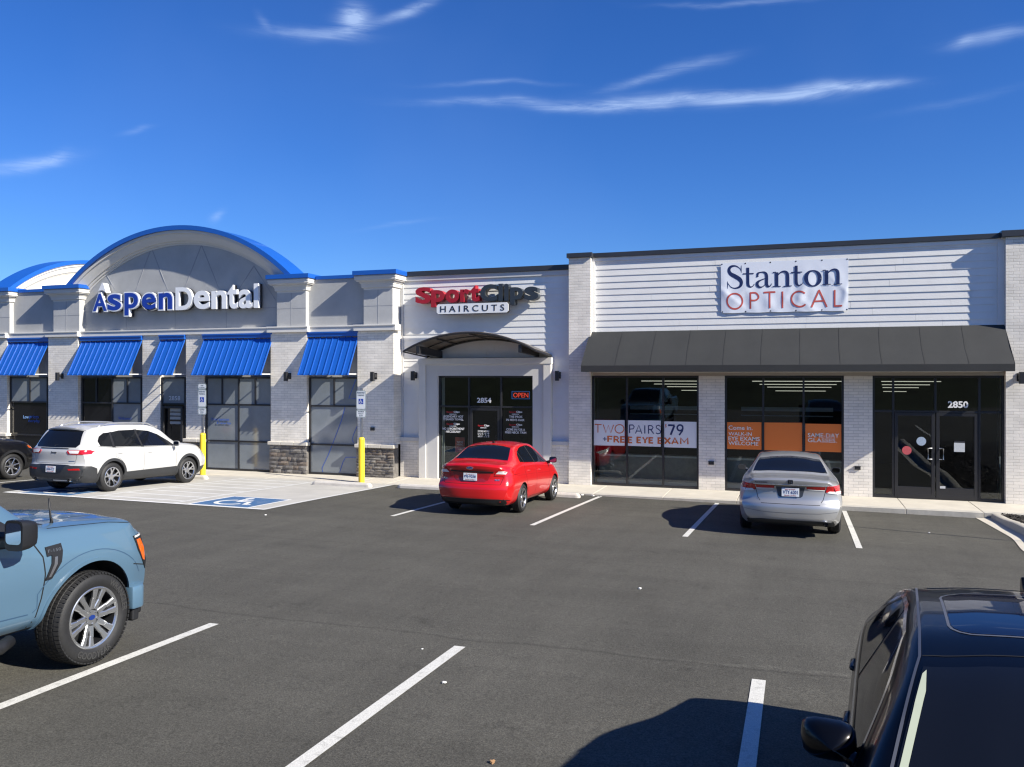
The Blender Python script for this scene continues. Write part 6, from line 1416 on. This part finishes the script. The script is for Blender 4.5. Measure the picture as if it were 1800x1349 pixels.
def build_silver():
    loc, rot = place(-.17, 18.06, SIL['L'], SIL['axles'], R_(1.2)); pm = paint('silver car paint', (.46, .46, .45), metal=.6, rough=.34, flake=.15)
    c = Car(SIL, 'silver_sedan', 'silver four door sedan seen from behind, parked in front of the orange posters', 'car', loc, rot, pm); Y = lambda v: v - 2.465
    c.decal('side_window', [(Y(1.42), 1.045), (Y(2.25), 1.005), (Y(2.15), 1.38), (Y(1.8), 1.365), (Y(1.58), 1.28)], 'S', M_CARG, .003, sides=('R', 'L'))
    c.decal('side_window', [(Y(2.31), 1.0), (Y(3.3), .955), (Y(3.45), .96), (Y(3.2), 1.10), (Y(2.85), 1.28), (Y(2.55), 1.36), (Y(2.2), 1.385)], 'S', M_CARG, .003, sides=('R', 'L'))
    c.decal('windscreen', [(-.64, Y(3.74)), (.64, Y(3.74)), (.55, Y(2.98)), (-.55, Y(2.98))], 'T', M_CARG, .004)
    c.decal('rear_window', [(-.665, Y(.87)), (0, Y(.83)), (.665, Y(.87)), (.63, Y(1.08)), (.55, Y(1.40)), (0, Y(1.44)), (-.55, Y(1.40)), (-.63, Y(1.08))], 'T', M_CARG, .005)
    c.seams([[(Y(2.28), .98), (Y(2.3), .6), (Y(2.26), .29), (Y(1.7), .285)], [(Y(1.35), 1.0), (Y(1.42), .7), (Y(1.55), .45), (Y(1.62), .285)], [(Y(3.42), .93), (Y(3.45), .6), (Y(3.38), .285), (Y(2.26), .283)]], 'S', sides=('R', 'L'))
    c.seam([(Y(.4), .86), (Y(1.5), .83), (Y(3.0), .80), (Y(4.3), .74)], 'S', w=.012, m=paint('dark silver crease', (.25, .26, .28), metal=.7), sides=('R', 'L'), name='crease_shade')  # darker silver strip carries the shade of the side fold in its colour
    c.seams([[(-.50, .61), (-.56, .70), (-.60, .86), (-.63, .92)], [(.50, .61), (.56, .70), (.60, .86), (.63, .92)], [(-.50, .605), (.50, .605)], [(-.66, .945), (-.68, 1.05)], [(.66, .945), (.68, 1.05)]], 'B', w=.009)
    c.decal('plate_recess', [(-.25, .915), (-.21, .75), (-.18, .725), (.18, .725), (.21, .75), (.25, .915)], 'B', mat('recess slate', (.07, .08, .095), .35, metal=.5), .002)
    c.decal('trunk_lip', [(-.64, .935), (.64, .935), (.64, .95), (-.64, .95)], 'B', M_CHROME, .008)
    c.decal('trunk_lip', [(-.64, .925), (.64, .925), (.64, .935), (-.64, .935)], 'B', M_BLK, .006)
    for s_ in (1, -1):
        c.decal('tail_lamp', [(s_ * .60, .835), (s_ * .80, .80), (s_ * .90, .81), (s_ * .915, .90), (s_ * .86, .955), (s_ * .62, .94)][::s_], 'B', M_TAILR, .010, step=.04)
        c.decal('tail_lamp', [(s_ * .28, .885), (s_ * .585, .875), (s_ * .60, .93), (s_ * .27, .927)][::s_], 'B', M_TAILR, .008, step=.05)
        c.decal('lamp_insert', [(s_ * .62, .822), (s_ * .80, .80), (s_ * .89, .81), (s_ * .905, .845), (s_ * .66, .855)][::s_], 'B', M_TAILW, .013, step=.04)
        c.decal('lamp_insert', [(s_ * .30, .868), (s_ * .585, .858), (s_ * .59, .872), (s_ * .29, .882)][::s_], 'B', M_TAILW, .008, step=.05)
        mirror(c, s_, .89, Y(3.42), 1.03, mat('silver mirror shell', (.05, .055, .065), .25), .18, .125, .09)
    c.decal('bumper_valance', [(-.80, .22), (.80, .22), (.74, .30), (.5, .325), (-.5, .325), (-.74, .30)], 'B', M_CLAD, .010, step=.06)
    c.seam([(-.88, .50), (-.5, .455), (0, .445), (.5, .455), (.88, .50)], 'B', w=.01, m=paint('dark silver crease', (.25, .26, .28), metal=.7), name='crease_shade')  # bumper fold shade painted as the same darker strip
    c.plate('B', .0, .815, .30, .155, 'VTY-6201', 'FIRST IN FLIGHT', back=.008)
    hbadge(c, 'B', 0, 1.005, .075); c.lettering('ACCORD', 'B', -.62, -.40, .965, .99, mat('badge grey', (.12, .12, .13), .3, metal=.7), off=.006)
    mb = MB(); p, n = c.ray('B', .58, .34); mb.tube([(.60, p.y - .03, .275), (.60, p.y + .2, .275)], .045, 0, 16, close=False); mb.tube([(.60, p.y - .01, .275), (.60, p.y + .02, .275)], .037, 1, 16); mb.build('exhaust_tip', [M_CHROME, M_BLK], c.root, smooth=True, angle=40)
    c.wheels('7', rimr=.205, Wt=.215)
    handle(c, Y(2.5), .86, pm, ('R', 'L')); handle(c, Y(1.65), .885, pm, ('R', 'L'))
build_silver()

# --- black sedan at the lower right, nose towards the photographer
BLA = dict(L=4.75, W=1.90, R=.33, Ra=.37, axles=(1.0, 3.78), N=110, plan=(.22, 3.0, .6), planf=(.36, 2.4, .9),
    c=dict(zb=[(0, .28), (.3, .2), (4.3, .19), (4.75, .24)], ws=[(0, .77), (.3, .84), (4.3, .84), (4.75, .66)], wm=[(0, .86), (.4, .93), (1.0, .95), (4.2, .945), (4.75, .8)], zm=[(0, .62), (.6, .66), (4.2, .62), (4.75, .52)],
           wb=[(0, .76), (.4, .84), (1.1, .885), (3.5, .90), (4.3, .84), (4.75, .62)], zs=[(0, .90), (.5, .96), (1.1, .98), (2.2, .94), (3.5, .91), (4.3, .80), (4.75, .60)], zt=[(0, 1.0), (.05, 1.04), (.45, 1.06), (.62, 1.10), (1.25, 1.35), (1.55, 1.395), (1.95, 1.415), (2.35, 1.405), (2.7, 1.345), (3.45, 1.03), (3.6, .98), (4.3, .87), (4.6, .74), (4.75, .64)],
           wt=[(0, .66), (.7, .73), (1.2, .67), (1.7, .635), (2.3, .64), (2.7, .66), (3.4, .80), (3.8, .78), (4.5, .60), (4.75, .50)], cr=[(0, .03), (.8, .035), (1.5, .045), (2.6, .045), (3.7, .05), (4.75, .04)], rs=[(0, .12), (.7, .07), (1.3, .05), (3.5, .05), (4.75, .12)], rt=[(0, .08), (.8, .06), (1.5, .09), (2.6, .09), (3.7, .1), (4.75, .1)]),
    rear=[(.15, .12), (.4, .0), (.6, .0), (.7, .05), (.9, .04), (1.03, .0), (1.4, .02)], front=[(.2, .12), (.4, .0), (.6, .04), (.85, .15), (1.1, .3)])
def build_black():
    L = BLA['L']; x, y = 1.13, 4.05
    zf, zr = G(x, y - 1.4), G(x, y + 1.4); s = (zf - zr) / 2.8; loc = (x, y, (zf + zr) / 2); rot = (math.atan(s), 0, R_(175))
    pm = paint('glossy black paint', (.002, .0022, .003), rough=.3, spec=.12, coat=.38); c = Car(BLA, 'black_sedan', 'glossy black sedan in the lower right corner, facing the camera, sunroof and chrome window line', 'car', loc, rot, pm); Y = lambda v: v - L / 2
    m, N, Lk, b = nodemat('dark see-through car glass'); N.remove(b)
    g = M_CARG
    c.decal('side_window', [(Y(1.08), 1.03), (Y(1.95), .985), (Y(1.90), 1.325), (Y(1.6), 1.315), (Y(1.3), 1.21)], 'S', g, .003, sides=('R', 'L'))
    c.decal('side_window', [(Y(2.02), .982), (Y(2.95), .95), (Y(3.13), .955), (Y(2.9), 1.07), (Y(2.6), 1.21), (Y(2.35), 1.30), (Y(1.97), 1.33)], 'S', g, .003, sides=('R', 'L'))
    ch = mat('dark chrome', (.62, .68, .8), .10, metal=1.0)
    c.seam([(Y(1.02), 1.03), (Y(1.25), 1.205), (Y(1.55), 1.325), (Y(1.9), 1.347), (Y(2.35), 1.318), (Y(2.65), 1.205), (Y(3.0), 1.04), (Y(3.18), .945), (Y(2.0), .965), (Y(1.02), 1.015)], 'S', w=.024, m=ch, off=.009, sides=('R', 'L'), name='window_chrome')
    c.decal('windscreen', [(-.76, Y(3.46)), (0, Y(3.52)), (.76, Y(3.46)), (.61, Y(2.75)), (0, Y(2.71)), (-.61, Y(2.75))], 'T', g, .003, step=.06)
    c.decal('pillar_trim', [(.710, Y(3.4)), (.737, Y(3.40)), (.615, Y(2.80)), (.600, Y(2.775)), (.608, Y(2.9))], 'T', mat('pale interior pillar trim', (.42, .46, .34), .6), .0048, parent=c.body)
    c.decal('rear_window', [(-.62, Y(.68)), (.62, Y(.68)), (.53, Y(1.26)), (-.53, Y(1.26))], 'T', g, .004, step=.06)
    c.decal('sunroof', rrect(0, Y(2.05), .96, .80, .12), 'T', mat('sunroof glass', (.005, .008, .024), .03, spec=.4), .003, step=.06)
    c.seam(rrect(0, Y(2.05), .98, .82, .13), 'T', w=.012, m=mat('roof seal grey', (.10, .105, .12), .4), off=.002, closed=True, name='sunroof_seal')
    c.seams([[(s_ * .585, Y(1.3)), (s_ * .60, Y(1.9)), (s_ * .61, Y(2.4)), (s_ * .62, Y(2.66)), (s_ * .76, Y(3.4))] for s_ in (1, -1)], 'T', w=.012, m=mat('roof seal grey', (.10, .105, .12), .4), off=.002, name='roof_channel')
    c.seams([[(-.61, Y(2.66)), (0, Y(2.62)), (.61, Y(2.66))]], 'T', w=.006, off=.002)
    c.seams([[(Y(1.98), .96), (Y(2.0), .6), (Y(1.96), .29)], [(Y(1.02), .96), (Y(1.15), .7), (Y(1.28), .45), (Y(1.34), .285)], [(Y(3.16), .92), (Y(3.2), .6), (Y(3.12), .285)]], 'S', sides=('R', 'L'))
    for s_ in (1, -1): mirror(c, s_, .86, Y(2.93), 1.01, pm, .215, .155, .13)
    handle(c, Y(2.2), .84, pm, ('R', 'L'), .2); handle(c, Y(1.35), .86, pm, ('R', 'L'), .2)
    c.wheels('7', rimr=.22, Wt=.225)
    mb = MB(); p, n = c.ray('T', 0, Y(1.42)); z = p.z
    mb.prism([(Y(1.30), z - .03), (Y(1.29), z + .012), (Y(1.315), z + .062), (Y(1.335), z + .066), (Y(1.38), z + .03), (Y(1.48), z + .0), (Y(1.5), z - .02)], 'x', .044, .076); mb.build('roof_aerial', pm, c.root, bevel=.008)
    c.decal('headlamp', [(Y(4.0), .82), (Y(4.55), .70), (Y(4.5), .63), (Y(4.2), .70)], 'S', M_TAILW, .006, sides=('R', 'L'))
    mb = MB(); mb.tube([(.28, Y(3.40), 1.06), (.1, Y(3.3), 1.115), (-.25, Y(3.26), 1.135)], [.012, .009, .006], 0, 6); mb.build('wiper', M_DARKP, c.root)
build_black()

# --- light blue pickup at the left edge
TRK = dict(L=5.82, W=2.03, R=.408, Ra=.49, za=.43, axles=(1.25, 4.95), N=120, plan=(.04, 4, .3), planf=(.16, 3.0, .5),
    c=dict(zb=[(0, .50), (5.3, .42), (5.82, .42)], ws=[(0, .93), (5.3, .93), (5.9, .86)], wm=[(0, 1.0), (4.3, 1.0), (4.6, 1.015), (5.4, 1.012), (5.9, .93)], zm=[(0, .95), (3.9, .93), (4.95, .95), (5.9, .85)],
           wb=[(0, .97), (3.9, .965), (4.4, .955), (5.3, .935), (5.9, .86)], zs=[(0, 1.30), (3.6, 1.27), (4.2, 1.245), (5.0, 1.225), (5.5, 1.20), (5.82, 1.13)], zt=[(0, 1.36), (1.7, 1.37), (1.74, 1.9), (2.2, 1.95), (3.0, 1.955), (3.62, 1.91), (4.46, 1.36), (4.54, 1.325), (4.95, 1.305), (5.42, 1.27), (5.66, 1.225), (5.82, 1.16)],
           wt=[(0, .9), (1.7, .9), (1.8, .68), (3.3, .68), (4.46, .80), (4.6, .80), (5.4, .80), (5.9, .78)], cr=[(0, .02), (3.3, .04), (4.3, .035), (5.2, .04), (5.9, .03)], rs=[(0, .05), (3.6, .05), (4.4, .07), (5.9, .08)], rt=[(0, .05), (3.4, .09), (4.4, .07), (5.9, .1)]),
    rear=[(.3, 0), (2, 0)], front=[(.3, .10), (.5, .05), (.6, .04), (.7, .045), (.9, .07), (1.05, .11), (1.15, .19), (2, .3)])
def build_truck():
    L = TRK['L']; x = -7.0; y = 5.80 - (4.95 - L / 2)
    loc, rot = place(x, y, L, TRK['axles']); pm = paint('light blue truck paint', (.074, .140, .205), rough=.35)
    c = Car(TRK, 'blue_pickup', 'light blue pickup truck at the left edge, its front wheel and fender in view', 'pickup truck', loc, rot, pm); Y = lambda v: v - L / 2
    c.wheels('truck', x=.885, Wt=.275, rimr=.262, rimm=mat('machined alloy', (.48, .49, .50), .24, metal=.85))
    # fender flare, crease lines
    c.decal('wheel_arch_trim', annulus(Y(4.95), .43, .487, .515, -6, 186, 36), 'S', paint('light blue truck paint', (.074, .140, .205)), .014, sides=('R', 'L'), step=.06)
    dk = paint('shadow blue crease', (.03, .07, .13))  # darker blue for strips that paint the shade of the body folds
    c.seam([(Y(4.95) + .665 * math.cos(R_(a)), .43 + .585 * math.sin(R_(a))) for a in range(28, 150, 6)] + [(Y(4.40), .62), (Y(4.36), .59)], 'S', w=.008, m=dk, sides=('R', 'L'), name='crease_shade')
    c.seam([(Y(1.9), .66), (Y(3.0), .62), (Y(3.5), .64), (Y(3.9), .60), (Y(4.32), .585)], 'S', w=.010, m=dk, sides=('R', 'L'), name='crease_shade')
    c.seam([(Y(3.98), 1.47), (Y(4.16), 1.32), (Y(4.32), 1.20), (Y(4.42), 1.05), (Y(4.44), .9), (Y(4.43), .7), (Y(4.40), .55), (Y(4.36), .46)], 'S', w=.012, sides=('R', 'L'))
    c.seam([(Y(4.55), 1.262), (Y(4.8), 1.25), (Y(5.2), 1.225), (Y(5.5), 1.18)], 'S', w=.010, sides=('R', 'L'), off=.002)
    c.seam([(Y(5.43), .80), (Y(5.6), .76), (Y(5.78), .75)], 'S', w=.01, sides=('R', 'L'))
    # glass
    c.decal('side_window', [(Y(3.05), 1.31), (Y(3.95), 1.29), (Y(4.08), 1.31), (Y(3.76), 1.60), (Y(3.56), 1.77), (Y(3.05), 1.80)], 'S', M_CARG, .004, sides=('R', 'L'))
    c.decal('mirror_sail', [(Y(3.93), 1.275), (Y(4.26), 1.27), (Y(4.10), 1.38), (Y(3.94), 1.50), (Y(3.90), 1.28)], 'S', M_DARKP, .008, sides=('R', 'L'), step=.04)
    c.decal('windscreen', [(-.74, Y(4.40)), (.74, Y(4.40)), (.64, Y(3.64)), (-.64, Y(3.64))], 'T', M_CARG, .004, step=.07)
    c.decal('cowl_panel', [(-.77, Y(4.60)), (.77, Y(4.60)), (.76, Y(4.41)), (-.76, Y(4.41))], 'T', M_DARKP, .004, step=.07)
    c.seams([[(s_ * .60, Y(4.3)), (s_ * .56, Y(5.2)), (s_ * .5, Y(5.7))] for s_ in (1, -1)], 'T', w=.02, m=dk, name='bonnet_crease_shade')  # shade of the bonnet folds drawn as darker strips
    # vent badge on the fender
    c.decal('fender_vent', [(Y(4.445), 1.125), (Y(4.60), 1.135), (Y(4.61), 1.07), (Y(4.59), .98), (Y(4.50), .855), (Y(4.44), .85), (Y(4.495), .98), (Y(4.50), 1.05), (Y(4.455), 1.045)], 'R', M_DARKP, .012, step=.03)
    c.decal('vent_insert', [(Y(4.525), 1.03), (Y(4.55), 1.03), (Y(4.545), .97), (Y(4.485), .87), (Y(4.465), .87), (Y(4.515), .97)], 'R', mat('satin vent grey', (.3, .3, .31), .3, metal=.8), .0145, step=.03)
    c.lettering('F-150', 'R', Y(4.46), Y(4.59), 1.075, 1.10, mat('dim badge grey', (.14, .15, .16), .4, metal=.6), off=.0135, offset=.01)
    # headlamp
    c.decal('headlamp', [(Y(5.44), 1.06), (Y(5.60), 1.065), (Y(5.66), 1.02), (Y(5.70), .86), (Y(5.67), .68), (Y(5.60), .77), (Y(5.49), .92)], 'S', M_DARKP, .008, sides=('R', 'L'), step=.04)
    c.decal('headlamp_lens', [(Y(5.48), 1.02), (Y(5.555), 1.02), (Y(5.60), .93), (Y(5.605), .80), (Y(5.57), .82), (Y(5.505), .93)], 'S', M_AMB, .011, sides=('R', 'L'), step=.04)
    c.decal('headlamp_lens', [(Y(5.46), 1.057), (Y(5.61), 1.062), (Y(5.61), 1.045), (Y(5.46), 1.04)], 'S', M_TAILW, .012, sides=('R', 'L'), step=.04)
    # front bumper, lower valance
    mb = MB(); n = 28; fc = [(-1.0 + 2.0 * q / n, Y(5.85) - .30 * abs(-1 + 2 * q / n) ** 4) for q in range(n + 1)]
    mb.prism(fc + [(1.0, Y(5.41)), (.86, Y(5.41)), (.86, Y(5.5)), (-.86, Y(5.5)), (-.86, Y(5.41)), (-1.0, Y(5.41))], 'z', .36, .585)
    mb.build('front_bumper', pm, c.root, smooth=True, angle=35, bevel=.028)
    mb = MB(); mb.box(.87, .96, Y(5.45), Y(5.54), .24, .42); mb.box(-.96, -.87, Y(5.45), Y(5.54), .24, .42); mb.box(-.84, .84, Y(5.5), Y(5.7), .26, .45); mb.build('air_dam', M_DARKP, c.root, bevel=.02)
    c.decal('grille', [(-.62, .80), (.62, .80), (.62, 1.2), (-.62, 1.2)], 'F', M_DARKP, .01)
    # running board, aerial, mirror
    mb = MB(); mb.tube([(1.0, Y(1.9), .40), (1.0, Y(4.02), .40), (.96, Y(4.14), .42)], [.055, .055, .05], 0, 12); mb.tube([(-1.0, Y(1.9), .40), (-1.0, Y(4.02), .40)], .055, 0, 12)
    mb.build('running_board', M_DARKP, c.root, smooth=True, angle=40)
    mb = MB(); p, n_ = c.ray('T', .74, Y(4.72)); mb.tube([(.74, Y(4.72), p.z - .02), (.74, Y(4.72), p.z + .03), (.74, Y(4.71), p.z + .05), (.74, Y(4.69), p.z + .22)], [.020, .013, .009, .007], 0, 8); mb.build('aerial', M_DARKP, c.root, smooth=True)
    for sg in (1, -1):
        mb = MB(); xs = (1.02, 1.27); z0_, z1_ = 1.19, 1.42; ya = Y(3.99)
        o = rrect(1.165, (z0_ + z1_) / 2, .19, .24, .045)
        k = len(o); vs = []
        for t, f in ((0, 1), (.03, 1), (.09, .95), (.15, .8), (.18, .5)):
            for a, b in o: vs.append((sg * (1.165 + (a - 1.165) * f), ya + t, 1.305 + (b - 1.305) * f))
        mb.add(vs, [(i * k + j, i * k + (j + 1) % k, (i + 1) * k + (j + 1) % k, (i + 1) * k + j) for i in range(4) for j in range(k)] + [tuple(range(k))[::-1], tuple(range(4 * k, 5 * k))])
        mb.tube([(sg * 1.08, ya + .08, 1.25), (sg * .93, ya + .06, 1.22)], [.06, .05], 0, 10)
        m_ = mb.build('door_mirror', M_DARKP, c.root, smooth=True, angle=40)
        mb = MB(); mb.add([(sg * (1.165 + (a - 1.165) * .84), ya - .003, 1.32 + (b - 1.305) * .7) for a, b in o], [tuple(range(k))]); mb.build('mirror_glass', M_CHROME, m_)
build_truck()

z = G(3.8, 16.5) + .13
t = thing('slender_pole', 'slender dark pole in the kerbed bed, just past the right edge of the photo', 'pole', (6.0, 16.64, z)); mb = MB(); mb.cyl(0, 0, -.2, 3.35, .028, seg=10); mb.build('shaft', M_BLACKM, t, smooth=True, angle=40)
mb = MB(); mb.cyl(0, 0, 0, .1, .06, seg=14); mb.build('foot', M_BLACKM, t, smooth=True, angle=40)
# parts that were drawn in one loop but are separate pieces become objects of their own
def split_loose(o):
    me = o.data; n = len(me.vertices); par = list(range(n))
    def fnd(a):
        while par[a] != a: par[a] = par[par[a]]; a = par[a]
        return a
    for p in me.polygons:
        v = p.vertices
        for q in v[1:]:
            a, b = fnd(v[0]), fnd(q)
            if a != b: par[a] = b
    groups = {}
    for p in me.polygons: groups.setdefault(fnd(p.vertices[0]), []).append(p)
    if len(groups) < 2 or len(groups) > 40: return
    for i, ps in enumerate(groups.values()):
        idx = {}; fs = []
        for p in ps: fs.append([idx.setdefault(q, len(idx)) for q in p.vertices])
        m2 = bpy.data.meshes.new(me.name); inv = sorted(idx, key=idx.get); m2.from_pydata([tuple(me.vertices[q].co) for q in inv], [], fs)
        for m in me.materials: m2.materials.append(m)
        for a, p in zip(m2.polygons, ps): a.material_index = p.material_index; a.use_smooth = p.use_smooth
        c = o.copy(); c.data = m2; COL.objects.link(c)
        for k in list(o.children):
            if i == 0: k.parent = c
    COL.objects.unlink(o); bpy.data.objects.remove(o)
for o in list(bpy.data.objects):
    if o.type == 'MESH' and o.name.split('.')[0] in ('trim_board', 'brick_apron', 'door_sticker', 'seam', 'window_chrome', 'roof_channel', 'ceiling_light', 'counter', 'display_shelf', 'notice_sheet', 'eyelet', 'rib', 'crease_shade', 'flashing_', 'running_board', 'portal_', 'window_trim', 'side_panel', 'coping', 'air_dam', 'bonnet_crease_shade', 'panel_gap'): split_loose(o)
